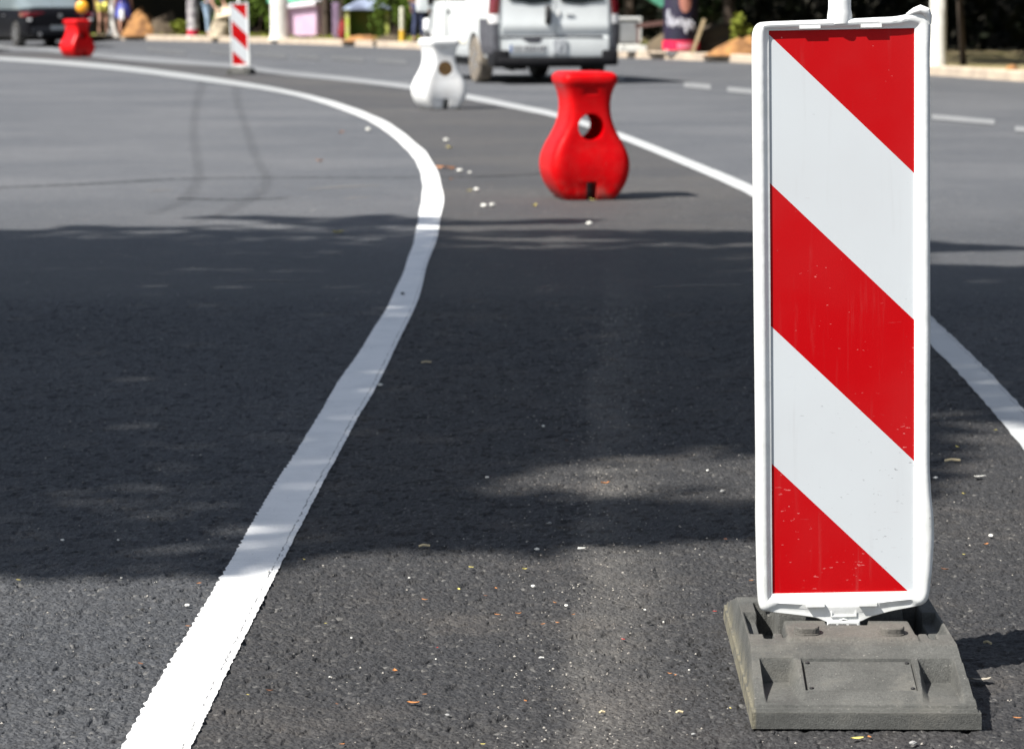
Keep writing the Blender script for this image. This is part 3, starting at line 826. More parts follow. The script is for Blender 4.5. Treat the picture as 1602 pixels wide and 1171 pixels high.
p = gp(919, 314.5); b1.location = (p.x-.015, p.y+.21, 0); b1.rotation_euler.z = R(10.5)
tag(b1, 'bright red plastic barrier with a see-through round hole, nearest of the barriers', 'barrier', G)
b2 = b1.copy(); b2.data = b1.data.copy(); C.objects.link(b2)
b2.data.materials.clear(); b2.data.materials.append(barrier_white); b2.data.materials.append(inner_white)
p = gp(686, 172); b2.location = (p.x, p.y+.22, 0); b2.rotation_euler.z = R(22); b2.scale = (1.08, 1, 1.02)
tag(b2, 'white plastic barrier with brown filled round hole beside the van', 'barrier', G)
pg = MB().lathe([(.0765, -.20), (.0765, -.12)], (0, 0, .435), 32, axis='Y').build('hole_plug', brown_plug, b2)
b3 = b1.copy(); b3.data = b1.data.copy(); C.objects.link(b3)
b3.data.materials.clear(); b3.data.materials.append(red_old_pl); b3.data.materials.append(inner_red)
p = gp(119, 89.5); b3.location = (p.x, p.y+.2, 0); b3.rotation_euler.z = R(42); b3.scale = (1.22, 1.22, 1.04)
tag(b3, 'small distant red plastic barrier standing in front of the black car', 'barrier', G)

# ------------------------------------------------------------------ vehicles
def wheel(root, x, y, r, w, tm, side):
    t = MB().lathe([(r*.62, -w/2), (r*.93, -w/2), (r, -w/2+.025), (r*1.003, 0), (r, w/2-.025), (r*.93, w/2), (r*.62, w/2), (r*.60, 0)], (0, 0, 0), 32, axis='X')
    e = empty('wheel', (x, y, r)); e.parent = root
    o = t.build('wheel', tm, root, smooth_=True); o.location = (x, y, r); bpy.data.objects.remove(e)
    rm = MB(); s = side
    rm.lathe([(r*.63, 0), (r*.63, .05*s), (r*.58, .06*s), (r*.54, .03*s), (r*.2, .045*s), (.03, .05*s)], (s*(w/2-.06), 0, 0), 24, axis='X')
    for k in range(5):
        a = 2*math.pi*k/5
        rm.box((s*(w/2-.005), math.cos(a)*r*.36, math.sin(a)*r*.36), (.02, .05, r*.45), rx=-a+math.pi/2 if False else a-math.pi/2)
    rm.build('rim', rim_m, o, smooth_=True)
    return o

def body_loft(stations, sect):
    """stations: (y, half width factor, z bottom, z top); sect: list of (fx, fz)"""
    rings = []
    for y, w, zb, zt in stations:
        half = [Vector((fx*w, y, zb+fz*(zt-zb))) for fx, fz in sect]
        rings.append(half+[Vector((-p.x, p.y, p.z)) for p in reversed(half)])
    return rings

# white van ---------------------------------------------------------
van_loc = gp(868, 131.5)
van = empty('van', (van_loc.x, van_loc.y, 0), R(14.5), label='white panel van driving away on the road behind the white barrier', cat='van')
sect = [(.0, 0), (.80, 0), (.93, .03), (.985, .10), (1.0, .25), (1.0, .42), (.985, .52), (.955, .60), (.90, .80), (.84, .92), (.76, .975), (.6, .995), (0, 1)]
st = [(0.0, .90, .36, 1.88), (.03, .935, .34, 1.93), (.10, .95, .32, 1.96), (.6, .955, .32, 1.97), (1.8, .955, .32, 1.97), (3.0, .955, .32, 1.96), (3.4, .95, .32, 1.90), (3.8, .945, .32, 1.62), (4.1, .94, .32, 1.30), (4.35, .92, .32, 1.12), (4.6, .87, .34, .99), (4.74, .78, .38, .86), (4.80, .66, .44, .74)]
mb = MB(); mb.loft(body_loft(st, sect))
vb = mb.build('body', [van_white], van)
cut = MB()
for yy in (.98, 4.03):
    cut.lathe([(.40, -1.3), (.40, 1.3)], (0, yy, .33), 30, axis='X')
co = cut.build('cutter', van_white, van); m = vb.modifiers.new('x', 'BOOLEAN'); m.object = co; m.operation = 'DIFFERENCE'; m.solver = 'EXACT'; bake(vb); bpy.data.objects.remove(co)
shade(vb, 35)
def vx(y, z):
    """half width of the van at y, z"""
    ys = [s_[0] for s_ in st]; w = np.interp(y, ys, [s_[1] for s_ in st]); zb = np.interp(y, ys, [s_[2] for s_ in st]); zt = np.interp(y, ys, [s_[3] for s_ in st])
    return w*np.interp((z-zb)/(zt-zb), [q[1] for q in sect[1:]], [q[0] for q in sect[1:]])
def sidepatch(name, ya, yb, za, zb, mat, sgn, off=.004, parent=van, topcut=0, vxf=vx, ny=8, nz=6):
    P_ = []
    for i in range(ny+1):
        row = []
        for j in range(nz+1):
            t = i/ny; y = ya+(yb-ya)*t; z = za+(zb-za)*j/nz
            if topcut: y = ya+(yb-topcut*(j/nz)-ya)*t
            row.append(Vector((sgn*(vxf(y, z)+off), y, z)))
        P_.append(row)
    return MB().grid(P_, flip=sgn > 0).build(name, mat, parent, recalc=False)
for sgn in (-1, 1):
    sidepatch('side_window', 2.75, 3.95, 1.18, 1.62, glass_m, sgn, topcut=.42)
    sidepatch('side_window', 1.5, 2.6, 1.18, 1.62, glass_m, sgn)
    sidepatch('side_moulding', 1.42, 3.6, .55, .63, van_side_dirt, sgn, .012)
    MB().tube([(sgn*.955, 2.66, .42), (sgn*.965, 2.66, .9), (sgn*.95, 2.66, 1.2)], .006, 6).build('door_seam', black_pl, van)
    # mirror
    mi = MB(); mi.box((sgn*1.10, 3.72, 1.17), (.17, .13, .33)); mi.box((sgn*.98, 3.74, 1.08), (.16, .05, .05))
    mi.build('mirror', van_white, van, bevel=.03, smooth_=True)
    MB().box((sgn*.975, 2.50, 1.02), (.03, .16, .04)).build('door_handle', black_pl, van, bevel=.008)
    # tall rear lamp cluster on the corner
    lm = []
    def lampseg(name, z0, z1, mat, out=.012):
        q = MB()
        zz = np.linspace(z0, z1, 7); P_ = []
        for a in range(6):
            t = a/5; yy = -.028+.13*max(0, t-.35)/.65; 
            row = []
            for z in zz:
                w = vx(.08, z); x = w-.115*(1-min(1, t/.6))+out*min(1, t*2)
                row.append(Vector((sgn*x, yy if t > .35 else -.028, z)))
            P_.append(row)
        q.grid(P_, flip=sgn < 0)
        return q.build(name, mat, van, recalc=False)
    lampseg('tail_lamp', .99, 1.42, tail_red)
    lampseg('reversing_lamp', .86, .985, lens_clear)
    lampseg('corner_trim', .38, .855, grey_pl)
    wheel(van, sgn*.84, .98, .33, .21, dusty_tyre if sgn < 0 else tyre_m, sgn)
    wheel(van, sgn*.84, 4.03, .33, .21, tyre_m, sgn)
    MB().box((sgn*.68, -.085, .33), (.17, .02, .06)).build('reflector', tail_red, van, bevel=.01)
    # front lamp
    MB().box((sgn*.72, 4.60, .80), (.26, .22, .2), rz=-sgn*.5).build('headlamp', lens_clear, van, bevel=.03)
# rear doors: two panels, step with its shadow strip, handle, window
for sgn in (-1, 1):
    q = MB(); P_ = []
    xa, xb = (.006, .78)
    for x in np.linspace(xa, xb, 8):
        row = []
        for z, dy in ((.385, -.055), (.44, -.065), (.62, -.062), (.66, -.055), (.685, -.034), (.70, -.040), (.78, -.060), (.84, -.062), (.90, -.042), (1.15, -.034), (1.6, -.018), (1.86, -.004)):
            row.append(Vector((sgn*min(x, vx(.05, z)-.06), dy+.010*(x/.78)**4, z)))
        P_.append(row)
    q.grid(P_, flip=sgn > 0)
    # returned edge towards the body
    q.grid([[p, Vector((p.x, .03, p.z))] for p in P_[-1]], flip=sgn < 0)
    q.grid([[p, Vector((p.x, .03, p.z))] for p in P_[0]], flip=sgn > 0)
    q.grid([[r[0], Vector((r[0].x, .03, r[0].z))] for r in P_])
    dr = q.build('rear_door', van_white, van, smooth_=True, angle=25, recalc=False)
    wp = []
    for x in np.linspace(.07, .70, 7):
        wp.append([Vector((sgn*x, -.046+.02*(z-1.15)/.6, z)) for z in (1.185-.035*(1-((x-.38)/.32)**2)-(.02 if x < .4 else 0), 1.4, 1.72)])
    MB().grid(wp, flip=sgn > 0).build('rear_window', glass_m, dr, recalc=False)
hd = MB().tube([(-.12, -.06, .87), (-.12, -.085, .90), (-.12, -.085, 1.06), (-.12, -.06, 1.085)], .045, 12).build('door_handle', black_pl, van, smooth_=True)
MB().box((.04, -.052, 1.0), (.035, .012, .09)).build('lock_cover', lens_clear, van, bevel=.006)
MB().box((.20, -.052, .985), (.12, .01, .03)).build('door_mark', M('chrome_grey', (.55, .57, .57), None, rough=.4), van, bevel=.004)
MB().box((-.06, -.045, .665), (1.5, .03, .028)).add([(-.52, -.068, .655), (-.20, -.068, .655), (-.24, -.068, .585), (-.40, -.068, .585)], [(0, 1, 2, 3)]).build('door_step_shadow', grey_pl, van)  # grey strip and wedge stand in for the recess shadow
plm = M('number_plate', (.60, .62, .62), None, rough=.5)
npb = MB().box((-.42, -.072, .505), (.52, .008, .112)).build('number_plate', plm, van, bevel=.004)
mb = MB()
mb.box((-.42, -.0775, .478), (.42, .002, .004))
for i, x in enumerate((-.60, -.54, -.46, -.41, -.36, -.31, -.25, -.20)): mb.box((x+.01, -.078, .505), (.028, .003, .066))
mb.build('plate_characters', M('plate_ink', (.14, .14, .15), None, rough=.6), npb)
MB().box((-.664, -.078, .505), (.03, .003, .108)).build('plate_band', M('plate_blue', (.05, .12, .35), None), npb)
mb = MB(); mb.box((.05, -.075, .53), (.20, .02, .20)); mb.box((.05, -.088, .53), (.05, .012, .09))
mb.build('latch_cover', M('pale_grey_plastic', (.42, .44, .46), None, rough=.5), van, bevel=.01)
mb = MB(); mb.box((0, -.03, .325), (1.72, .16, .11)); mb.box((-.80, .12, .37), (.24, .42, .22)); mb.box((.80, .12, .37), (.24, .42, .22))
mb.build('rear_bumper', M('bumper_black', (.008, .008, .010), (.014, .014, .016), 5, .7, spec=.2), van, bevel=.03, smooth_=True)
# grey quarter behind the rear wheel and on the sill
for sgn in (-1, 1):
    sidepatch('quarter_trim', .10, .60, .33, .92, grey_pl, sgn, .010)
mb = MB(); mb.box((0, 2.4, .30), (1.6, 4.0, .14)); mb.box((0, .98, .33), (1.5, .09, .09)); mb.box((-.45, .35, .25), (.12, .5, .10)); mb.tube([(-.62, -.02, .22), (-.60, .5, .24), (-.3, 1.5, .26)], .035, 10)
mb.build('chassis', M('chassis_black', (.01, .01, .01), None, rough=.8), van)
MB().grid([[Vector((x, 3.52+.0+.56*(1-t), 1.30+.50*t+.0)) for t in np.linspace(0, 1, 4)] for x in np.linspace(-.72, .72, 5)]).build('windscreen', glass_m, van)

# black car -----------------------------------------------------------
car_loc = gp(95, 74.5)
car = empty('car', (car_loc.x, car_loc.y, 0), R(26), label='black car driving away at the far left, partly behind the far red barrier', cat='car')
sect2 = [(0, 0), (.78, 0), (.92, .06), (.985, .22), (1.0, .45), (.985, .68), (.94, .86), (.86, .96), (.7, 1.0), (0, 1.0)]
st2 = [(0, .74, .36, .78), (.03, .84, .30, .90), (.12, .90, .26, .98), (.4, .925, .24, 1.01), (1.4, .93, .22, 1.0), (2.6, .93, .22, .99), (3.5, .925, .22, .96), (4.2, .90, .24, .86), (4.55, .82, .28, .76), (4.68, .70, .34, .66)]
mb = MB(); mb.loft(body_loft(st2, sect2)); cb = mb.build('body', car_black, car)
cut = MB()
for yy in (.88, 3.68): cut.lathe([(.37, -1.3), (.37, 1.3)], (0, yy, .33), 30, axis='X')
co = cut.build('cutter', car_black, car); m = cb.modifiers.new('x', 'BOOLEAN'); m.object = co; m.operation = 'DIFFERENCE'; m.solver = 'EXACT'; bake(cb); bpy.data.objects.remove(co); shade(cb, 35)
gh = [(.40, .70, .96, 1.02), (.75, .80, .96, 1.18), (1.15, .82, .96, 1.42), (1.6, .82, .96, 1.50), (2.5, .82, .96, 1.50), (2.95, .82, .96, 1.38), (3.35, .82, .96, 1.16), (3.65, .80, .95, .99)]
gsec = [(0, 0), (1, 0), (1.0, .3), (.93, .7), (.84, .93), (.7, 1.0), (0, 1.0)]
car_glass = M('car_glass', (.14, .17, .18), None, rough=.12, spec=1)
mb = MB(); mb.loft(body_loft(gh, gsec)); mb.build('windows', car_glass, car, smooth_=True, angle=50)
mb = MB(); mb.loft([[Vector((x*.7, y, z+.012)) for x, z in ((-1, zt-.015), (-.6, zt), (.6, zt), (1, zt-.015), (.6, zt-.03), (-.6, zt-.03))] for y, zt in ((1.2, 1.44), (1.6, 1.505), (2.5, 1.505), (2.9, 1.40))])
mb.build('roof', car_black, car, smooth_=True)
for sgn in (-1, 1):
    mb = MB(); mb.loft([[Vector((sgn*(x), y, z)) for x, y in ((.40, .02), (.83, -.0), (.935, .12), (.945, .42), (.90, .45), (.80, .2), (.42, .1))] for z in (.775, .80, .87, .895)])
    mb.build('tail_lamp', tail_red, car, bevel=.012)
    MB().box((sgn*.80, -.01, .70), (.10, .05, .06)).build('reversing_lamp', lens_clear, car, bevel=.01)
    MB().lathe([(.05, -.04), (.05, .12), (.035, .12), (.035, -.03)], (sgn*.55, -.02, .34), 16, axis='Y').build('exhaust', rim_m, car)
    wheel(car, sgn*.83, .88, .33, .22, tyre_m, sgn); wheel(car, sgn*.83, 3.68, .33, .22, tyre_m, sgn)
    mi = MB().box((sgn*1.0, 2.95, 1.02), (.18, .1, .13)).build('mirror', car_black, car, bevel=.03)
    MB().box((sgn*.93, 1.9, .80), (.03, .18, .03)).build('door_handle', rim_m, car, bevel=.006)
mb = MB(); mb.box((0, 0.02, .42), (1.5, .12, .20)); mb.build('rear_bumper', M('car_bumper', (.007, .008, .011), None, rough=.5, spec=.2), car, bevel=.04, smooth_=True)
MB().box((0, -.045, .50), (.52, .012, .11)).build('number_plate', M('dusty_plate', (.16, .18, .20), None), car, bevel=.004)
MB().lathe([(.055, -.02), (.055, .0), (.04, .01)], (0, -.01, .80), 20, axis='Y').build('badge', rim_m, car)

# ------------------------------------------------------------------ foliage helper
def leaves(name, blobs, count, size, mat, parent=None, loc=(0, 0, 0), seed=1, flat=.5, shell=.0, pts=None):
    """many small leaf clumps filling a set of ellipsoids (cx,cy,cz,rx,ry,rz)"""
    r = np.random.default_rng(seed)
    if pts is None:
        vol = np.array([b[3]*b[4]*b[5] for b in blobs]); vol = vol/vol.sum()
        idx = r.choice(len(blobs), count, p=vol)
        d = r.normal(size=(count, 3)); d /= np.linalg.norm(d, axis=1)[:, None]
        rad = r.random(count)**(1/3)*(1-shell)+shell
        bb = np.array(blobs)[idx]
        pts = bb[:, :3]+d*rad[:, None]*bb[:, 3:6]
    count = len(pts)
    a = r.normal(size=(count, 3)); a /= np.linalg.norm(a, axis=1)[:, None]
    b = r.normal(size=(count, 3)); b = np.cross(a, b); b /= np.linalg.norm(b, axis=1)[:, None]
    s = size*r.uniform(.6, 1.4, size=(count, 1))
    c_ = np.cross(a, b)
    # a leaf: pointed quad folded along its rib
    v = np.stack([pts-a*s, pts+b*s*.45+c_*s*.12, pts+a*s, pts-b*s*.45+c_*s*.12], 1).reshape(-1, 3)
    me = bpy.data.meshes.new(name); me.vertices.add(len(v)); me.vertices.foreach_set('co', v.ravel())
    me.loops.add(count*4); me.loops.foreach_set('vertex_index', np.arange(count*4))
    me.polygons.add(count); me.polygons.foreach_set('loop_start', np.arange(count)*4); me.polygons.foreach_set('loop_total', np.full(count, 4))
    me.update(); me.validate(); me.materials.append(mat)
    o = bpy.data.objects.new(name, me); C.objects.link(o)
    if parent: o.parent = parent
    o.location = loc
    return o

# ------------------------------------------------------------------ light
EL = R(50)
sun_dir = Vector((-math.cos(EL)*math.cos(R(33)), -math.cos(EL)*math.sin(R(33)), math.sin(EL)))   # towards the sun
sl_ = bpy.data.lights.new('sun', 'SUN'); sl_.energy = 5.0; sl_.angle = R(.53); sl_.color = (1, .96, .90)
so = bpy.data.objects.new('sun', sl_); C.objects.link(so); so.rotation_euler = sun_dir.to_track_quat('Z', 'Y').to_euler()
w = bpy.data.worlds.new('World'); bpy.context.scene.world = w; w.use_nodes = True
sky = w.node_tree.nodes.new('ShaderNodeTexSky'); sky.sky_type = 'NISHITA'; sky.sun_disc = False; sky.sun_elevation = EL
sky.sun_rotation = math.atan2(sun_dir.x, sun_dir.y)
bgn = w.node_tree.nodes['Background']; hs_ = w.node_tree.nodes.new('ShaderNodeHueSaturation'); hs_.inputs['Saturation'].default_value = .62; w.node_tree.links.new(sky.outputs[0], hs_.inputs['Color']); w.node_tree.links.new(hs_.outputs[0], bgn.inputs[0]); bgn.inputs[1].default_value = .068

# ------------------------------------------------------------------ tree whose crown shades the road (left of the view)
shade_poly_px = [(-900, 372), (-300, 352), (0, 345), (180, 340), (330, 336), (520, 340), (600, 349), (700, 366), (900, 368), (1170, 366), (1300, 385), (1460, 402), (1602, 404), (1900, 400), (2050, 430), (2000, 600), (1700, 664), (1460, 660), (1400, 700), (1330, 790), (1170, 850), (1050, 862), (900, 852), (700, 862), (450, 875), (350, 905), (150, 915), (0, 915), (-250, 905), (-900, 880), (-1500, 700), (-1500, 430)]
poly = [gp(u, v) for u, v in shade_poly_px]
px_, py_ = np.array([p.x for p in poly]), np.array([p.y for p in poly])
def inpoly(x, y):
    c = np.zeros(len(x), bool); j = len(px_)-1
    for i in range(len(px_)):
        k = ((py_[i] > y) != (py_[j] > y)) & (x < (px_[j]-px_[i])*(y-py_[i])/(py_[j]-py_[i]+1e-12)+px_[i]); c ^= k; j = i
    return c
r = np.random.default_rng(3)
NL = 115000
X = r.uniform(px_.min(), px_.max(), NL); Y = r.uniform(py_.min(), py_.max(), NL)
fx_ = np.clip((Y-9)/4, 0, 1)
jx = X + r.normal(0, .05, NL)+(vnoise(X*1.1+40, Y*1.1+40, 31)-.5)*(.5+.6*fx_); jy = Y + r.normal(0, .05, NL)+(vnoise(X*.55+40, Y*2.6+40, 32)-.5)*(.35+1.9*fx_)+(vnoise(X*4+40, Y*5+40, 33)-.5)*(.25+.5*fx_)
k = inpoly(jx, jy)
g_ = vnoise(X*1.6+9, Y*1.3+9, 34)*.6+vnoise(X*5+9, Y*4+9, 35)*.4
k &= ~((vnoise(X*.9+70, Y*5+70, 36) > .78) & (Y > 11) & (r.random(NL) < .6))
k &= ~((g_ > .77) & (r.random(NL) < .55))
k &= ~((g_ > .66) & (Y < 6.8) & (r.random(NL) < .4))
# thinner foliage: light patches near the viewer's side
def patch(u, v, rx, ry, keep):
    global k
    p = gp(u, v); d = ((X-p.x)/rx)**2+((Y-p.y)/ry)**2
    k &= ~((d < 1) & (r.random(NL) > keep))
patch(1080, 750, .42, .35, .05); patch(900, 762, .22, .22, .12); patch(190, 790, .22, .25, .35); patch(560, 358, 1.1, .22, .3); patch(1000, 385, 1.2, .2, .5); patch(1230, 740, .3, .5, .3); patch(250, 850, .4, .2, .6)
X, Y = X[k], Y[k]
cx_, cy_ = X.mean(), Y.mean()
rr_ = np.sqrt(((X-cx_)/6.0)**2+((Y-cy_)/5.0)**2)
hh = 8.2+2.2*np.sqrt(np.clip(1-rr_**2*.6, .05, 1))*r.uniform(-.55, 1, len(X))
off = np.array([sun_dir.x/sun_dir.z, sun_dir.y/sun_dir.z])
pts = np.stack([X+hh*off[0], Y+hh*off[1], hh], 1)
tr_base = Vector((-10.5, 6.5, 0.0))
tree = empty('roadside_tree', tr_base, 0, label='big leafy tree left of the view whose crown shades the road', cat='tree')
leaves('crown', None, 0, .085, leaf_mid, tree, -tr_base, 5, pts=pts)
cc = Vector((pts[:, 0].mean(), pts[:, 1].mean(), pts[:, 2].mean()))-tr_base
mb = MB(); mb.tube([(0, 0, -.1), (.02, .02, .5), (.1, .0, 3.2), (.5, .1, 5.6)], [.36, .28, .22, .17], 16)
for k_ in range(9):
    a = random.uniform(-1, 1); e = cc+Vector((random.uniform(-3.6, 3.8), random.uniform(-2.6, 2.6), random.uniform(-.2, .6)))
    m_ = Vector((.5, .1, 5.6)).lerp(e, .5)+Vector((0, 0, .25))
    mb.tube([(.45, .1, 5.3), m_*1.0, e], [.11, .06, .02], 8)
mb.build('trunk', bark, tree, smooth_=True)

# ------------------------------------------------------------------ beyond the kerb
def trunk_tree(u, off, width, label, wash=1.6, h=4.2, lean=0, flare=1.12, crown=2600, seed=1, cr_=2.6, mat=None, group='trees beyond the kerb'):
    p = beyond(u, off)
    t = empty('tree', p, 0, label=label, cat='tree', group=group)
    r0 = width/2
    def ring(z): 
        f = 1+(flare-1)*math.exp(-z/.12)
        rg = []
        for k in range(20):
            a = 2*math.pi*k/20; rr = r0*f*(1-.05*z)*(1+.05*math.sin(3*a+seed+z)+.03*math.sin(7*a+2*z))
            rg.append(Vector((rr*math.cos(a)+lean*z, rr*math.sin(a)+.01*z, z)))
        return rg
    zs = list(np.linspace(-.05, wash, 12)); mb = MB(); mb.loft([ring(z) for z in zs], 0)
    zs2 = list(np.linspace(wash, h, 8)); mb.loft([ring(z) for z in zs2], 1)
    for k in range(6):
        a = 2*math.pi*k/6+seed; e = Vector((math.cos(a)*cr_*.7+lean*h, math.sin(a)*cr_*.7, h+1.1))
        mb.tube([(lean*h, 0, h-.3), (e*.5+Vector((0, 0, h*.5+.2))), e], [r0*.5, r0*.3, .03], 7, 1)
    mb.build('trunk', [whitewash if wash > .3 and mat is None else bark, bark], t, smooth_=True)
    r2 = random.Random(seed)
    blobs = [(lean*h+r2.uniform(-1, 1)*cr_*.7, r2.uniform(-1, 1)*cr_*.7, h+1.2+r2.uniform(-.5, 1.3), cr_*.6, cr_*.6, 1.0) for _ in range(7)]
    leaves('crown', blobs, crown, .22, leaf_mid, t, seed=seed)
    return t
trunk_tree(437, .35, .50, 'thick whitewashed tree trunk right of the distant striped board', seed=2)
trunk_tree(1466, .5, .27, 'pale whitewashed tree trunk right of the big striped board', seed=3, flare=1.15)
trunk_tree(177, .1, .20, 'slim whitewashed tree trunk between the two pedestrians', seed=4, flare=1.9)
trunk_tree(511, 2.5, .22, 'dark tree trunk beside the pink booth', 0, seed=5, lean=-.02)
trunk_tree(536, 3.5, .15, 'thin dark tree trunk between pink booth and green stall', 0, seed=6)
trunk_tree(1507, 2.0, .10, 'thin crooked dark tree in the deep shade at the right', 0, seed=7, lean=-.08)
trunk_tree(262, 5.5, .14, 'dark tree trunk behind the orange clay heap', 0, seed=8)
trunk_tree(1140, 5.0, .25, 'dark tree trunk behind the clay heap near the board', 0, seed=9, crown=3000)
trunk_tree(985, 6.0, .25, 'dark tree trunk behind the grey cabinet', 0, seed=10, crown=3000)
trunk_tree(1720, 5.0, .3, 'dark tree trunk beyond the right edge of the road view', 0, seed=11, crown=3000)
trunk_tree(60, 6.0, .3, 'dark tree trunk behind the black car', 0, seed=13, crown=2600)

# the dark wood behind: one closed mass of deep foliage plus unseen canopy above to shade it
pts = []
r = np.random.default_rng(11)
for i in range(6, n-8):
    pass
segs = [i for i in range(len(kpts)) if -26 < kpts[i].x < 22]
A = []
for i in segs[:-1]:
    a, b2_ = kpts[i], kpts[i+1]; nr = knorm(i); ln = (b2_-a).length
    m_ = int(ln*260)
    t = r.random(m_); o1 = 6.5+3.0*r.random(m_)**1.5; z = r.random(m_)**.9*4.6
    A.append(np.stack([a.x+(b2_.x-a.x)*t+nr.x*o1, a.y+(b2_.y-a.y)*t+nr.y*o1, .1+z], 1))
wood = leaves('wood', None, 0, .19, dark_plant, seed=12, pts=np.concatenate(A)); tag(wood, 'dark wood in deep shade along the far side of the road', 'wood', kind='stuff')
A = []
for i in segs[:-1]:
    a, b2_ = kpts[i], kpts[i+1]; nr = knorm(i); ln = (b2_-a).length
    if a.x < -16: continue
    m_ = int(ln*190)
    if a.x < -3: m_ = int(m_*.45)
    if a.x > .5: m_ = int(m_*2.2)  # extra leaves added here to darken the verge below
    t = r.random(m_); o1 = .6+9*r.random(m_) - (0 if a.x < 2 else .2); z = 3.4+2.6*r.random(m_)
    A.append(np.stack([a.x+(b2_.x-a.x)*t+nr.x*o1-1.9, a.y+(b2_.y-a.y)*t+nr.y*o1-1.2, z], 1))
canopy = leaves('canopy', None, 0, .26, leaf_dark, seed=13, pts=np.concatenate(A)); tag(canopy, 'unseen leafy canopy above the far kerb, thickened to shade the verge', 'foliage', kind='stuff')
# dark earth bank behind the wood
mb = MB().grid([[koff(i, 9.6, .1) for i in segs], [koff(i, 10.2, 2.2) for i in segs], [koff(i, 13, 4.5) for i in segs], [koff(i, 30, 4.6) for i in segs]])
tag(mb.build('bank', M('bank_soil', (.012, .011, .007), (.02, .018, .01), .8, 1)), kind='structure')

def shrub(u, off, w_, h_, label, mat, count=700, seed=1, cat='shrub', size=.07):
    p = beyond(u, off); t = empty('shrub', p, 0, label=label, cat=cat, group='shrubs beyond the kerb')
    r2 = random.Random(seed); bl = [(r2.uniform(-.5, .5)*w_, r2.uniform(-.3, .3)*w_, h_*r2.uniform(.3, .85), w_*.28, w_*.28, h_*.3) for _ in range(7)]
    leaves('foliage', bl, count, size, mat, t, seed=seed)
    mb = MB()
    for k in range(5): q = bl[k]; mb.tube([(0, 0, -.03), (q[0]*.5, q[1]*.5, q[2]*.5), q[:3]], [.02, .014, .006], 6)
    mb.build('stem', bark, t); return t
shrub(352, 3.5, 1.1, 1.5, 'bright green shrub left of the distant striped board', leaf_mid, 1100, 21)
shrub(404, 3.2, 1.3, 1.4, 'yellow green shrub right of the distant striped board', leaf_mid, 1300, 22)
shrub(288, 1.2, .5, .45, 'low yellow green weeds left of the poster post', leaf_yellow, 420, 23)
shrub(615, 3.5, 1.0, 1.5, 'bright green shrub between the green stall and the yellow post', leaf_mid, 900, 24)
shrub(1160, 2.6, .32, .75, 'yellow green sapling on the clay heap', leaf_yellow, 160, 25)
shrub(575, 5.6, 1.6, 1.7, 'green bush above the green stall roof', leaf_mid, 1000, 27)
shrub(110, 2.6, .7, 1.6, 'green bush above the black car', leaf_mid, 700, 28)
shrub(1112, 6.0, 1.0, 1.6, 'sparse grey green shrub behind the leaning plank', leaf_dark, 300, 29)

# grass and weeds along the kerb
pts = []
for i in segs[:-1]:
    a, b2_ = kpts[i], kpts[i+1]; nr = knorm(i); ln = (b2_-a).length
    if a.x > 0: continue
    m_ = int(ln*90); t = r.random(m_); o1 = .3+3.2*r.random(m_); z = r.random(m_)*.09
    pts.append(np.stack([a.x+(b2_.x-a.x)*t+nr.x*o1, a.y+(b2_.y-a.y)*t+nr.y*o1, .15+z], 1))
g = leaves('grass', None, 0, .05, leaf_yellow, seed=14, pts=np.concatenate(pts)); tag(g, 'dry yellow grass along the far kerb', 'grass', kind='stuff')

def mound(name, u, off, w_, d_, h_, mat, label, cat, seed=1, ridge=1.0, shift=0):
    p = beyond(u, off); r2 = random.Random(seed); ph = [r2.uniform(0, 6) for _ in range(6)]
    P_ = []
    for i in range(33):
        row = []
        for j in range(33):
            x, y = (i/16-1), (j/16-1); rr = math.hypot(x*(1+.15*math.sin(3*y+ph[0])), y)
            z = max(0, 1-rr**2.1)**.8
            z *= 1+.22*math.sin(4*x+ph[1])*math.cos(5*y+ph[2])+.14*math.sin(9*x+ph[3])*math.sin(11*y+ph[4])
            z += .10*max(0, 1-rr)*r2.uniform(-1, 1)
            row.append(Vector((x*w_/2+shift*z*w_, y*d_/2, z*h_-.02)))
        P_.append(row)
    o = MB().grid(P_).build(name, mat, None, smooth_=True, angle=60, loc=p); return tag(o, label, cat, 'heaps of dug earth')
mound('clay_heap', 222, .6, 1.2, 1.6, .66, clay, 'orange clay heap right of the pedestrians, in front of dark trees', 'heap', 1)
mound('clay_heap', 258, 1.6, 1.0, 1.4, .62, dark_soil, 'brown earth heap behind the orange clay heap', 'heap', 2)
mound('clay_heap', 1148, .7, 1.25, 1.1, .30, clay, 'orange clay heap on the verge left of the big striped board', 'heap', 3, shift=.15)
mound('clay_heap', 1583, .35, .24, .3, .10, clay, 'very small clay clod heap on the kerb at the right edge', 'heap', 4)
mound('clay_heap', 1110, 2.6, 2.6, 1.8, .5, dark_soil, 'dark earth heap behind the leaning plank', 'heap', 5)
mound('rubble_heap', 345, .5, .65, .9, .62, rubble_m, 'pale rubble heap beside the bending person', 'heap', 6)
mound('clay_heap', 570, 1.2, 1.3, 1.2, .14, clay, 'low brown earth heap in front of the green stall', 'heap', 7)
mound('clay_heap', 608, 1.2, .9, .9, .16, dark_soil, 'low dark earth heap beside the yellow post', 'heap', 8)

p = beyond(352, .9); o = MB().box((0, 0, .72), (.52, .9, .09), ry=-.22, rx=.35).box((.02, .25, .33), (.06, .06, .66)).box((.2, .3, .36), (.06, .06, .7)).build('leaning_board', M('cream_board', (.68, .58, .42), (.55, .45, .32), 4, .9), None, bevel=.01, loc=p)
tag(o, 'cream board propped up above the pale rubble heap', 'board')

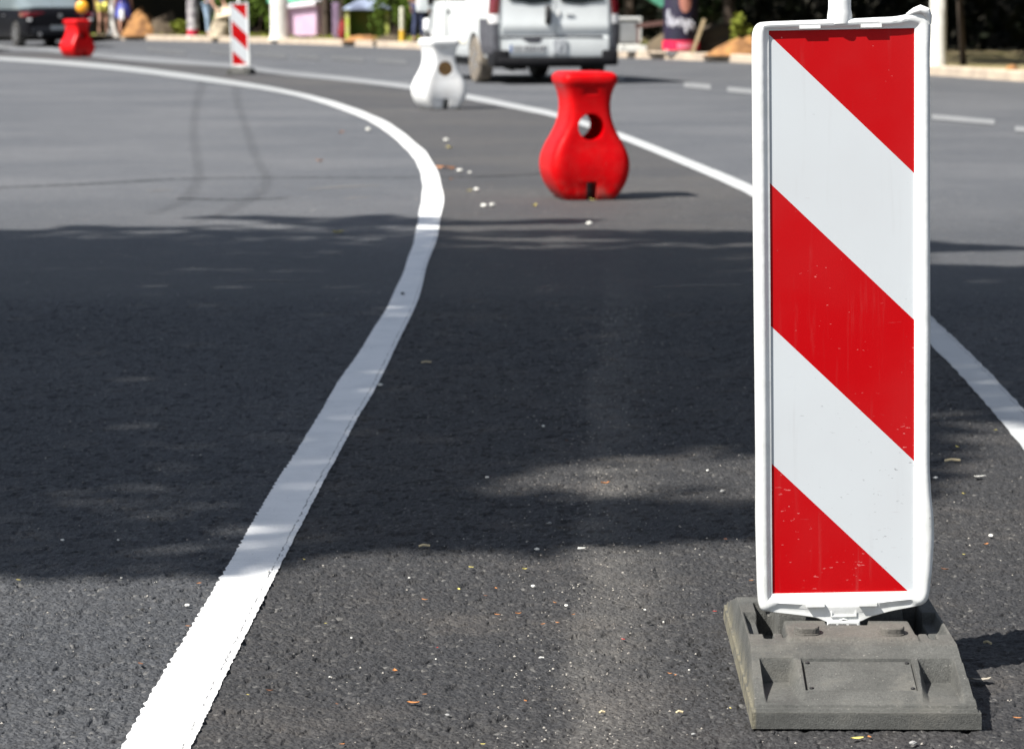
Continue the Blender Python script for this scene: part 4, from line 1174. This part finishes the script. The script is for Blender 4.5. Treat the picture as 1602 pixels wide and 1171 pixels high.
# poster posts
def poster_post(u, off, rad, label, dark, seed):
    p = beyond(u, off); t = empty('poster_column', p, 0, label=label, cat='column', group='poster covered columns')
    mm = M('poster_paper', (.50, .48, .47), (.12, .10, .12), 5.5, .8, lo=.42, hi=.62) if not dark else M('dark_poster', (.012, .012, .028), (.02, .015, .04), 3, .5)
    MB().lathe([(rad, .19), (rad, 2.6)], (0, 0, 0), 32).build('shaft', mm, t, smooth_=True)
    MB().lathe([(rad*1.02, .02), (rad*1.02, .19)], (0, 0, 0), 32).build('red_band', M('red_band_paint', (.55, .01, .05), (.35, .01, .03), 5, .6), t, smooth_=True)
    MB().lathe([(rad*1.12, -.05), (rad*1.12, .02)], (0, 0, 0), 32).build('plinth', whitewash, t, smooth_=True)
    return t
poster_post(302, .35, .17, 'grey poster covered column with a red foot, left of the bending person', False, 1)
# advertising sheet with white script
p = beyond(1065, .45, .145); s_ = 4410/p.y
ad = empty('advertising_column', p, 0, label='dark poster column with white script and a red band, left of the leaning plank', cat='column')
rad = .35
def arc(a0, a1, z0, z1, r_, nz=2, na=14): return [[Vector((r_*math.sin(a0+(a1-a0)*i/na), -r_*math.cos(a0+(a1-a0)*i/na), z0+(z1-z0)*j/nz)) for j in range(nz+1)] for i in range(na+1)]
MB().lathe([(rad, .24), (rad, 2.5), (rad*.9, 2.55)], (0, 0, 0), 40).build('shaft', M('poster_black', (.008, .008, .022), (.02, .012, .035), 3, .45), ad, smooth_=True)
MB().lathe([(rad*1.07, .055), (rad*1.07, .24)], (0, 0, 0), 40).build('red_band', M('poster_red', (.72, .003, .05), (.6, .004, .05), 4, .5), ad, smooth_=True)
MB().grid(arc(-.25, .75, .085, .19, rad*1.075)).build('band_panel', M('poster_pink', (.72, .22, .30), (.60, .12, .2), 30, .5), ad)
MB().lathe([(rad*.85, -.05), (rad*.85, .06)], (.03, 0, 0), 40).build('plinth', whitewash, ad, smooth_=True)
# abstract blurred portrait patch
P_ = []
for i in range(17):
    a = 2*math.pi*i/16
    P_.append([Vector(((rad+.004)*math.sin(.18+s*.36*math.cos(a)), -(rad+.004)*math.cos(.18+s*.36*math.cos(a)), 1.02+s*.30*math.sin(a)*(1 if math.sin(a) > 0 else .75))) for s in (0, .5, 1)])
MB().grid(P_).build('skin_patch', M('poster_skin', (.50, .22, .16), (.36, .13, .10), 6, .6), ad)
mb = MB()
# script word: quick hand-drawn letters
stroke = [(-.95, .70), (-.90, .82), (-.80, .86), (-.82, .74), (-.95, .62), (-.80, .52), (-.72, .74), (-.66, .52), (-.58, .76), (-.52, .50), (-.44, .58), (-.34, .70), (-.30, .52), (-.22, .68), (-.15, .50), (-.08, .70), (0, .66), (.06, .48), (.12, .68), (.18, .44), (.24, .38), (.28, .66), (.36, .64), (.40, .46), (.48, .66), (.54, .46), (.60, .62), (.68, .44), (.74, .60), (.82, .46)]
pts3 = []
sm = []
for i in range(len(stroke)-1):
    for t in (0, .5): sm.append((stroke[i][0]*(1-t)+stroke[i+1][0]*t, stroke[i][1]*(1-t)+stroke[i+1][1]*t))
sm.append(stroke[-1])
mb.tube([((rad+.008)*math.sin(a), -(rad+.008)*math.cos(a), z) for a, z in sm], .012, 6)
mb.build('script_lettering', M('poster_white_ink', (.72, .72, .78), None, rough=.6), ad, smooth_=True)

p = beyond(1092, .25); mb = MB().box((0, 0, .33), (.07, .045, .72), ry=.34).build('plank', M('raw_wood', (.42, .33, .20), (.30, .23, .13), 8, .85, .3, 20, stretch=(4, 4, .5)), None, bevel=.004, loc=p)
tag(mb, 'wooden plank leaning beside the dark poster column', 'plank')
p = beyond(1022, .8); mb = MB().box((0, 0, .56), (.75, .05, .09), ry=-.12).box((-.32, 0, .28), (.05, .05, .56)).box((.32, 0, .3), (.05, .05, .62)).build('trestle_rail', M('brown_rail', (.12, .06, .05), None, rough=.8), None, loc=p)
tag(mb, 'low brown rail on posts between grey cabinet and poster column', 'rail')

p = beyond(983, .9)
cab = empty('utility_cabinet', p, 0, label='grey metal utility cabinet on the verge right of the van', cat='cabinet')
MB().box((0, 0, .40), (.50, .35, .48)).build('housing', M('cabinet_grey', (.22, .23, .24), (.17, .18, .19), 4, .6), cab, bevel=.01)
MB().box((0, 0, .66), (.56, .41, .07)).build('lid', M('cabinet_light', (.50, .51, .50), None, rough=.55), cab, bevel=.02)
for s in (-1, 1): MB().box((s*.24, -.19, .41), (.045, .02, .46)).build('corner_post', bpy.data.materials['cabinet_light'], cab, bevel=.004)
MB().box((0, 0, .08), (.46, .32, .17)).build('plinth', black_pl, cab)
p = beyond(1003, .3); o = MB().box((0, 0, .055), (.95, .25, .13)).box((-.25, .05, .10), (.4, .3, .08), rz=.2).build('concrete_slab', M('pale_concrete', (.62, .62, .58), (.5, .5, .47), 6, .85, .3, 20), None, bevel=.012, loc=p); tag(o, 'pale concrete slab lying on the kerb below the grey cabinet', 'slab')
p = beyond(1043, .35)
o = MB().lathe([(.02, -.0), (.055, .02), (.065, .065), (.05, .115), (.015, .13)], (0, 0, .22), 18).lathe([(.03, 0), (.03, .24)], (0, 0, 0), 10).build('white_knob_post', whitewash, None, smooth_=True, loc=p+Vector((0, -.1, 0))); tag(o, 'short post with round white knob before the dark poster column', 'post')
p = beyond(1028, 4.5); o = MB()
o.box((0, 0, 1.25), (.55, .8, .55), ry=.55).box((-.35, 0, 1.35), (.12, .6, .5)).build('green_awning', M('green_cloth', (.10, .38, .27), (.07, .26, .18), 3, .8), None, loc=p, bevel=.02)
aw = C.objects[-1]; tag(aw, 'green cloth awning hanging behind the dark poster column', 'awning')

p = beyond(629, .8); bo = empty('bollard', p, 0, label='slim post with white top and yellow foot between stall and van', cat='bollard')
MB().lathe([(.062, .30), (.062, .84), (.05, .87), (.02, .88)], (0, 0, 0), 20).build('post', M('post_cream', (.55, .54, .42), (.42, .42, .33), 5, .7), bo, smooth_=True)
MB().lathe([(.07, -.03), (.064, .30)], (0, 0, 0), 20).build('yellow_foot', M('yellow_paint', (.65, .40, .03), (.5, .32, .03), 5, .6), bo, smooth_=True)

# pink ribbed booth
p = beyond(483, 2.2)
bt = empty('pink_booth', p, R(-28), label='small pink ribbed booth with a white sloping roof beyond the kerb', cat='booth')
pk = M('pink_panel', (.70, .52, .66), (.62, .44, .58), 3, .6)
mb = MB(); mb.box((0, 0, .50), (.95, .7, .86))
for k in range(14): mb.box((-.44+k*.068, -.36, .5), (.03, .02, .86))
for k in range(10): mb.box((.485, -.31+k*.068, .5), (.02, .03, .86)); mb.box((-.485, -.31+k*.068, .5), (.02, .03, .86))
mb.build('wall', pk, bt)
MB().box((-.02, -.05, .96), (1.12, .95, .12), ry=-.10, rx=.1).build('roof', M('booth_white', (.78, .74, .78), None, rough=.5), bt, bevel=.02)
MB().box((0, 0, .03), (.8, .6, .1)).build('base', black_pl, bt)
p = beyond(526, 2.4); o = MB().box((0, 0, .5), (.18, .4, 1.0))
for k in range(4): o.box((-.07+k*.045, -.205, .5), (.018, .02, 1.0))
o = o.build('pink_panel_board', M('mauve_panel', (.32, .23, .34), (.25, .18, .27), 3, .6), None, bevel=.01, loc=p); tag(o, 'mauve ribbed panel standing between the two dark trunks', 'panel')
p = beyond(459, 3.2); mu = empty('parasol', p, 0, label='mint green parasol behind the thick whitewashed trunk', cat='parasol')
MB().lathe([(.75, 1.0), (.45, 1.3), (.05, 1.5)], (0, 0, 0), 8).build('canopy', M('mint_cloth', (.18, .60, .40), (.14, .5, .33), 2, .8), mu); MB().tube([(0, 0, 0), (0, 0, 1.5)], .02, 8).build('pole', rim_m, mu)

# green stall
p = beyond(576, 2.6)
gs = empty('market_stall', p, 0, label='small green stall with blue grey tent roof and yellow corner posts', cat='stall')
MB().loft([[Vector((x*.60*s, y*.5*s, z)) for x, y in ((-1, -1), (1, -1), (1, 1), (-1, 1))] for s, z in ((1.08, .80), (1.05, .84), (.5, 1.04), (.12, 1.12))]).build('tent_roof', M('blue_grey_cloth', (.26, .31, .42), (.10, .12, .18), 2.2, .7, lo=.45, hi=.6), gs)
mb = MB(); mb.box((0, .2, .42), (1.0, .06, .84)); mb.box((.5, 0, .42), (.04, .7, .84)); mb.box((-.5, 0, .42), (.04, .7, .84))
mb.build('side_cloth', M('olive_green_cloth', (.06, .12, .012), (.12, .13, .02), 1.6, .8, lo=.4, hi=.6), gs)
for s in (-1, 1):
    MB().box((s*.53, -.42, .42), (.10, .08, .90)).build('post', M('lime_paint', (.45, .55, .06), (.5, .5, .2), 5, .6), gs, bevel=.01)
p = beyond(537, .9)
sk = MB().lathe([(.02, .0), (.09, .02), (.14, .12), (.15, .25), (.11, .40), (.06, .50), (.075, .55), (.03, .57)], (0, 0, 0), 18).build('sack', M('dark_red_cloth', (.22, .012, .010), (.12, .01, .008), 6, .85, .5, 10), None, smooth_=True, loc=p); tag(sk, 'dark red sack standing left of the green stall', 'sack')

# orange warning lamp over the far red barrier
p = b3.location
wl = empty('warning_lamp', (p.x+.0, p.y+.75, 0), 0, label='round orange warning lamp on a dark stand above the far red barrier', cat='lamp')
MB().lathe([(.03, -.05), (.10, -.035), (.135, 0), (.10, .035), (.03, .05)], (0, 0, 1.05), 24, axis='Y').build('lens', M('orange_lens', (.85, .38, .01), None, rough=.3, coat=1), wl, smooth_=True)
MB().tube([(0, .03, 0), (0, .03, .95)], .018, 8).box((0, .03, .93), (.1, .06, .10)).box((0, .03, .02), (.3, .25, .05)).build('stand', M('lamp_stand', (.10, .015, .02), None, rough=.6), wl)

# ------------------------------------------------------------------ people
def skin_mesh(name, chains, mat, parent, lvl=1, rootv=None):
    """chains: list of lists of (x,y,z,r); equal points are merged"""
    key = {}; vs = []; rs = []; es = []
    def idx(q):
        k = tuple(round(c_, 4) for c_ in q[:3])
        if k not in key: key[k] = len(vs); vs.append(q[:3]); rs.append(q[3])
        return key[k]
    for ch in chains:
        ids = [idx(q) for q in ch]; es += [(a, b) for a, b in zip(ids, ids[1:]) if a != b]
    me = bpy.data.meshes.new(name); me.from_pydata(vs, es, []); me.materials.append(mat)
    o = bpy.data.objects.new(name, me); C.objects.link(o)
    o.modifiers.new('s', 'SKIN')
    for i, sv in enumerate(me.skin_vertices[0].data): sv.radius = (rs[i], rs[i]); sv.use_root = (i == 0)
    sb = o.modifiers.new('u', 'SUBSURF'); sb.levels = lvl; sb.render_levels = lvl
    bake(o)
    if not o.data.materials: o.data.materials.append(mat)
    shade(o, 180); o.parent = parent
    return o
def person(p, rz, label, h=1.68, top=None, bottom=None, shorts=False, dress=False, bend=0.0, arms=(None, None), shoes=(.05, .04, .04), stride=.1, legs_m=None, sleeve=True):
    k = h/1.70; t = empty('person', p, rz, label=label, cat='person')
    def S(q): return (q[0]*k, q[1]*k, q[2]*k, q[3]*k)
    cb_, sb_ = math.cos(bend), math.sin(bend)
    def Bd(x, y, z, r_):   # bend the upper body forward (towards -y) about the hips
        dz = z-.95; return S((x, y*cb_-dz*sb_, .95+dz*cb_+y*sb_, r_))
    pel = Bd(0, 0, .95, .125); wa = Bd(0, 0, 1.08, .105); ch = Bd(0, 0, 1.28, .13); nk = Bd(0, 0, 1.45, .05); hd1 = Bd(0, -.01, 1.54, .072); hd2 = Bd(0, -.01, 1.61, .082); hd3 = Bd(0, 0, 1.67, .05)
    nose = Bd(0, -.115, 1.565, .012)
    chains = [[pel, wa, ch, nk, hd1, hd2, hd3], [hd1, nose]]
    legs = []
    for s in (-1, 1):
        st_ = stride*s
        hip = S((s*.09, 0, .90, .088)); kn = S((s*.10, -.03+st_*.5, .50, .058)); ak = S((s*.10, st_, .09, .036)); toe = S((s*.115, st_-.15, .035, .03))
        cal = S((s*.102, st_*.8+.01, .34, .052)); heel = S((s*.10, st_+.03, .045, .03))
        chains.append([pel, hip, kn, cal, ak, heel]); chains.append([ak, toe]); legs.append((hip, kn, cal, ak, toe, heel))
        sh = Bd(s*.175, 0, 1.39, .052)
        a = arms[0 if s < 0 else 1] or ((s*.235, .02, 1.10), (s*.25, -.06, .86))
        if len(a[0]) == 3 and a[0][0] is not None:
            el = (a[0][0]*k, a[0][1]*k, a[0][2]*k, .038*k); wr = (a[1][0]*k, a[1][1]*k, a[1][2]*k, .026*k)
        chains.append([ch, sh, el, wr])
        d = (Vector(wr[:3])-Vector(el[:3])).normalized(); ax = Vector((0, 1, 0)).cross(d).normalized(); ay = d.cross(ax)
        palm = Vector(wr[:3])+d*.055*k; pr_ = (*palm, .028*k); chains.append([wr, pr_])
        for f_ in range(4):
            o_2 = ay*(f_-1.5)*.020*k; ln = (.075, .085, .08, .06)[f_]*k
            chains.append([pr_, (*(palm+d*.03*k+o_2), .009*k), (*(palm+d*(.03*k+ln*.5)+o_2+ax*.006), .008*k), (*(palm+d*(.03*k+ln*.9)+o_2+ax*.02), .007*k)])
        chains.append([pr_, (*(palm-ay*.035*k-d*.01), .010*k), (*(palm-ay*.05*k+d*.03*k), .008*k)])
    skin_mesh('body', chains, skin_m, t, 1)
    if top:
        g = 1.13; q = lambda a, f=g: (a[0], a[1], a[2], a[3]*f)
        cs = [[q(Bd(0, 0, .93, .12)), q(wa), q(ch, 1.1), q(Bd(0, 0, 1.40, .075), 1)]]
        for s in (-1, 1):
            sh = Bd(s*.175, 0, 1.39, .062); a = arms[0 if s < 0 else 1] or ((s*.235, .02, 1.10), (s*.25, -.06, .86))
            e1 = Vector(a[0])*k; m_ = Vector(sh[:3]).lerp(e1, .55)
            cs.append([q(ch, 1.1), sh]+([(*m_, .055*k)] if sleeve else []))
        skin_mesh('shirt', cs, top, t, 1)
    if bottom:
        cs = []
        pl_ = (0, pel[1], pel[2], .14*k)
        for (hip, kn, cal, ak, toe, heel) in legs:
            f_ = lambda a, e: (a[0], a[1], a[2], a[3]*e)
            if shorts: m_ = tuple(hip[i]*.45+kn[i]*.55 for i in range(3)); cs.append([pl_, f_(hip, 1.15), (*m_, .088*k)])
            else: cs.append([pl_, f_(hip, 1.12), f_(kn, 1.25), f_(cal, 1.25), (ak[0], ak[1], ak[2]+.02, .05*k)])
        if dress: 
            rg = []
            for z, rx in ((1.02, .15), (.9, .19), (.7, .22), (.55, .235)):
                rg.append([Vector((rx*k*math.cos(2*math.pi*j/28)*(1+.04*math.sin(j*3)), .75*rx*k*math.sin(2*math.pi*j/28), z*k)) for j in range(28)])
            MB().loft(rg).build('skirt', bottom, t, smooth_=True)
        else: skin_mesh('trousers', cs, bottom, t, 1)
    c_ = Vector(hd2[:3]); hb = MB()
    hb.lathe([(.005, .10), (.06, .09), (.09, .05), (.098, 0), (.09, -.05), (.075, -.10), (.06, -.16)], (c_.x, c_.y+.018, c_.z+.02), 18)
    hb.build('hair', hair_m, t, smooth_=True)
    for (hip, kn, cal, ak, toe, heel) in legs:
        s0 = Vector(heel[:3]); s1 = Vector(toe[:3])
        mb = MB(); mb.tube([s0+Vector((0, .03, 0)), s0.lerp(s1, .4), s1+Vector((0, -.06, -.005))], [.038*k, .042*k, .035*k], 12); mb.build('shoe', M('shoe', shoes, None), t, smooth_=True)
    return t
blue_top = M('blue_top', (.06, .14, .42), (.10, .2, .5), 5, .8); yellow_sh = M('yellow_shorts', (.80, .74, .16), None, rough=.8)
navy_dress = M('blue_dress', (.05, .06, .36), (.08, .10, .45), 5, .8); jeans = M('light_jeans', (.32, .42, .52), (.2, .28, .38), 8, .85)
grey_blue = M('grey_blue_shirt', (.12, .16, .26), None, rough=.85); dark_top = M('dark_jacket', (.03, .02, .03), None, rough=.85); navy_tr = M('navy_trousers', (.03, .04, .09), None, rough=.85)
person(beyond(161.5, .12), R(170), 'person in a blue top and yellow shorts walking left of the slim whitewashed trunk', top=blue_top, bottom=yellow_sh, shorts=True, sleeve=False, stride=.06)
pd = person(beyond(194, .12), R(185), 'person in a blue dress carrying a white bag right of the slim whitewashed trunk', top=navy_dress, bottom=navy_dress, dress=True, stride=.07, sleeve=False)
p = beyond(191, -.1); o = MB().box((0, 0, .62), (.15, .09, .32), taper=.8); o.tube([(-.05, 0, .76), (-.03, 0, .95), (.03, 0, .95), (.05, 0, .76)], .008, 6); o = o.build('white_bag', M('white_bag_cloth', (.78, .80, .84), None, rough=.7), None, bevel=.02, smooth_=True, loc=p+Vector((0, -.05, 0))); tag(o, 'white bag held against the blue dress', 'bag')
person(beyond(326, .5), R(50), 'person in a grey blue shirt and light jeans bending beside the poster column', top=grey_blue, bottom=jeans, bend=.55, arms=((-.26, -.45, 1.0), (-.16, -.62, .78)) and (((-.24, -.42, 1.0), (-.2, -.6, .76)), ((.24, -.42, 1.0), (.2, -.6, .76))), stride=.12)
person(beyond(655, .7), R(150), 'person in dark jacket and navy trousers standing beyond the nose of the van', top=dark_top, bottom=navy_tr, stride=.05)

# ------------------------------------------------------------------ small things lying on the road
orange = M('dry_leaf', (.42, .17, .05), (.28, .11, .04), 60, .7); yellowl = M('yellow_leaf', (.60, .52, .14), (.45, .36, .1), 60, .7); whitep = M('pale_chip', (.72, .71, .66), (.5, .49, .45), 50, .8)
brownl = M('brown_leaf', (.10, .04, .02), (.17, .08, .04), 60, .8); darkst = M('dark_stone', (.02, .02, .02), None, rough=.9); greyst = M('grey_stone', (.30, .30, .29), (.2, .2, .2), 40, .9); redl = M('red_scrap', (.45, .04, .03), None, rough=.7); straw_m = M('straw', (.50, .42, .26), None, rough=.8)
cnt = 0
def litter(kind, u, v, size, mat, label=None, rz=None):
    global cnt
    cnt += 1; r2 = random.Random(cnt*13)
    D = gp(u, v).y; s = size*D/4410*.5*(1.35 if D > 14 else 1.1)          # size given in photo pixels across
    isl = D < 66 and True
    z0 = .0045; mb = MB()
    if kind == 'leaf':
        nn = 7; P_ = []
        cu = r2.uniform(.1, .5)
        for i in range(nn):
            t = i/(nn-1)*2-1; w_ = .42*(1-t*t)**.7*(1+.15*r2.uniform(-1, 1)); 
            P_.append([Vector((t*s, w_*s*q, .003+s*cu*(abs(q)*.5+t*t*.6)*r2.uniform(.8, 1.2))) for q in (-1, -.5, 0, .5, 1)])
        mb.grid(P_); nm, cat = 'fallen_leaf', 'leaf'
        lb = {'dry_leaf': 'dry orange leaf fragment lying on the asphalt', 'yellow_leaf': 'small yellow leaf lying on the asphalt', 'brown_leaf': 'curled brown leaf lying on the asphalt', 'red_scrap': 'tiny red petal lying on the asphalt'}.get(mat.name, 'leaf')
    elif kind == 'stone':
        rg = []
        for a in range(6):
            ph = math.pi*(a+.3)/5.8; rg.append([Vector((s*math.sin(ph)*math.cos(2*math.pi*j/9)*r2.uniform(.8, 1.15), s*.8*math.sin(ph)*math.sin(2*math.pi*j/9)*r2.uniform(.8, 1.15), s*.45-s*.5*math.cos(ph)*r2.uniform(.85, 1.1)+.001)) for j in range(9)])
        mb.loft(rg); nm, cat = 'pebble', 'pebble'
        lb = {'pale_chip': 'small white pebble lying on the asphalt', 'dark_stone': 'small black pebble lying on the asphalt', 'grey_stone': 'small grey pebble lying on the asphalt'}.get(mat.name, 'pebble')
    elif kind == 'scrap':
        q = [Vector((s*math.cos(a)*r2.uniform(.6, 1.1), s*.5*math.sin(a)*r2.uniform(.6, 1.1), .002+s*r2.uniform(0, .3))) for a in (2*math.pi*j/7 for j in range(7))]
        mb.add(q+[p_+Vector((0, 0, .0015)) for p_ in q], [tuple(range(7))[::-1], tuple(range(7, 14))]+[(j, (j+1) % 7, (j+1) % 7+7, j+7) for j in range(7)]); nm, cat = 'paper_scrap', 'scrap'
        lb = 'white paper scrap lying on the asphalt' if mat.name == 'pale_chip' else 'flat orange scrap lying on the asphalt'
    else:
        mb.tube([(-s, 0, .003), (-.2*s, .06*s, .006), (s, -.03*s, .004)], .0014+.00008*size, 6); nm, cat = 'twig', 'twig'; lb = 'thin straw coloured twig lying on the asphalt'
    p = gp(u, v, .0085 if D < 11.6 else z0); o = mb.build(nm, mat, None, smooth_=kind == 'leaf', loc=p, rz=r2.uniform(0, 6.28) if rz is None else rz)
    tag(o, label or lb, cat, 'small bits scattered on the road: '+lb.split(' lying')[0])
for a in [(533, 208, 13, 'dry_leaf'), (500, 253, 11, 'dry_leaf'), (705, 281, 9, 'dry_leaf'), (947, 758, 13, 'dry_leaf'), (776, 922, 8, 'dry_leaf'), (868, 945, 7, 'dry_leaf'), (778, 963, 10, 'dry_leaf'), (811, 962, 9, 'dry_leaf'), (849, 978, 9, 'dry_leaf'), (872, 976, 8, 'dry_leaf'), (1048, 1056, 8, 'dry_leaf'), (1056, 1058, 7, 'dry_leaf'), (294, 981, 8, 'dry_leaf'), (664, 940, 10, 'dry_leaf'), (618, 1052, 15, 'dry_leaf'), (535, 1166, 9, 'dry_leaf'), (664, 1088, 8, 'dry_leaf'), (1542, 853, 11, 'dry_leaf'), (1175, 910, 7, 'dry_leaf'), (1591, 1125, 13, 'dry_leaf'), (311, 914, 9, 'dry_leaf'), (897, 963, 6, 'dry_leaf'), (1360, 1155, 12, 'dry_leaf'), (928, 314, 10, 'yellow_leaf'), (703, 232, 12, 'yellow_leaf'), (733, 299, 10, 'yellow_leaf'), (529, 365, 14, 'yellow_leaf'), (821, 892, 8, 'yellow_leaf'), (755, 1166, 8, 'yellow_leaf'), (718, 924, 10, 'yellow_leaf'), (737, 889, 9, 'yellow_leaf'), (1557, 674, 7, 'yellow_leaf'), (1498, 701, 10, 'yellow_leaf'), (1508, 869, 6, 'yellow_leaf'), (1508, 774, 6, 'yellow_leaf'), (388, 1089, 5, 'yellow_leaf'), (509, 977, 5, 'yellow_leaf'), (1143, 1110, 6, 'yellow_leaf'), (476, 877, 6, 'yellow_leaf'), (836, 323, 9, 'yellow_leaf'), (29, 909, 8, 'yellow_leaf'),
          (1135, 845, 14, 'brown_leaf'), (220, 1040, 14, 'brown_leaf'), (422, 1083, 11, 'brown_leaf'), (527, 1103, 9, 'brown_leaf'), (1478, 893, 12, 'brown_leaf'), (760, 934, 9, 'brown_leaf'), (1118, 958, 7, 'red_scrap'), (975, 1002, 8, 'red_scrap'), (684, 1015, 6, 'red_scrap'), (887, 691, 6, 'brown_leaf'), (822, 1098, 9, 'dry_leaf')]:
    litter('leaf', a[0], a[1], a[2], bpy.data.materials[a[3]])
for a in [(762, 748, 6), (840, 861, 8), (834, 919, 8), (886, 949, 7), (1078, 1049, 4), (293, 949, 9), (550, 999, 5), (1464, 749, 7), (1550, 840, 9), (576, 205, 8), (719, 270, 9), (745, 299, 8), (698, 221, 7), (1009, 955, 5), (185, 846, 5), (98, 846, 6), (595, 604, 8), (516, 1060, 4), (682, 1032, 4), (190, 905, 4), (420, 895, 5), (850, 668, 6), (735, 272, 6), (757, 324, 8), (770, 323, 8), (922, 352, 8), (1038, 974, 4), (640, 905, 4), (1107, 737, 5)]:
    litter('stone', a[0], a[1], a[2], bpy.data.materials['pale_chip'])
for a in [(223, 955, 8), (1015, 975, 8), (480, 1090, 7), (950, 1050, 9), (346, 575, 6), (630, 461, 7), (260, 640, 5)]: litter('stone', a[0], a[1], a[2], darkst)
for a in [(1428, 1165, 12), (1130, 770, 8), (860, 820, 7), (700, 1120, 7), (1085, 1150, 7)]: litter('stone', a[0], a[1], a[2], greyst)
litter('scrap', 698, 265, 27, bpy.data.materials['dry_leaf'], 'flat orange scrap lying right of the curved white line', 0)
litter('scrap', 1532, 748, 20, bpy.data.materials['pale_chip'], 'curved white chip lying on the asphalt right of the striped board', 0)
litter('scrap', 910, 860, 13, bpy.data.materials['pale_chip'], 'bright white chip on the dusty streak at the edge of the shade', 0)
litter('scrap', 847, 1031, 11, bpy.data.materials['pale_chip'], 'crumpled white scrap on the asphalt left of the rubber foot')
litter('leaf', 1341, 1157, 22, yellowl, 'long pale leaf lying just in front of the rubber foot', .3)
litter('leaf', 646, 1102, 19, orange, 'long orange leaf on the asphalt right of the near white line', -.2)
litter('leaf', 1534, 1066, 30, M('grey_leaf', (.30, .27, .22), (.2, .18, .14), 40, .8), 'curled grey leaf beside the right side of the rubber foot', .1)
litter('straw', 664, 856, 16, straw_m, rz=.1); litter('straw', 667, 568, 14, straw_m, rz=.05); litter('straw', 1063, 1117, 10, straw_m, rz=.1); litter('straw', 1545, 1008, 14, straw_m, rz=-.9); litter('straw', 942, 1117, 8, straw_m, rz=.2); litter('straw', 1490, 722, 22, straw_m, rz=.05)

# grit: thousands of tiny chips
r = np.random.default_rng(21)
n_ = 4000; yy = 4.2+ (r.random(n_)**1.3)*14; xx = r.uniform(-1, 1, n_)*.2*yy
clus = r.random(n_) < .55; tx = -.075+.040*yy+r.normal(0, .10, n_)
xx = np.where(clus & (yy < 11), tx, xx)
# not on the white line or the foot
lx0 = np.array([cr(lt, q) for q in yy]); keep = (np.abs(xx-lx0) > .09) & ~((xx > .36) & (xx < .79) & (yy > 4.4) & (yy < 5.3))
xx, yy = xx[keep], yy[keep]
s = (.0007+.0012*r.random(len(xx))**3)*(1+yy*.03)
vs = []; fs = []
for i in range(len(xx)):
    a = r.uniform(0, 6.28); b0 = len(vs); q = s[i]; zg = .0072 if yy[i] < 11.6 else .0046
    for t in range(4):
        an = a+t*math.pi/2; vs.append((xx[i]+q*1.4*math.cos(an), yy[i]+q*1.4*math.sin(an), zg))
    vs.append((xx[i], yy[i], zg+q*1.3)); fs += [(b0+t, b0+(t+1) % 4, b0+4) for t in range(4)]
me = bpy.data.meshes.new('grit'); me.from_pydata(vs, [], fs); me.materials.append(M('grit_chip', (.40, .38, .34), (.18, .16, .14), 3, .9))
o = bpy.data.objects.new('grit', me); C.objects.link(o); tag(o, 'fine pale grit scattered over the asphalt', 'grit', kind='stuff')

# ------------------------------------------------------------------ camera and view
cam = bpy.data.cameras.new('camera'); cam.lens = F*36/1602; cam.sensor_width = 36; cam.sensor_fit = 'HORIZONTAL'; cam.clip_end = 6000; cam.clip_start = .05
co = bpy.data.objects.new('camera', cam); C.objects.link(co); co.location = (0, 0, H); co.rotation_euler = (math.pi/2-P, 0, 0)
cam.dof.use_dof = True; cam.dof.focus_distance = 5.1; cam.dof.aperture_fstop = 9
bpy.context.scene.camera = co
sc = bpy.context.scene
sc.view_settings.view_transform = 'Standard'; sc.view_settings.look = 'None'; sc.view_settings.exposure = 1.03; sc.view_settings.gamma = 1
sc.render.film_transparent = False
sc.cycles.max_bounces = 8
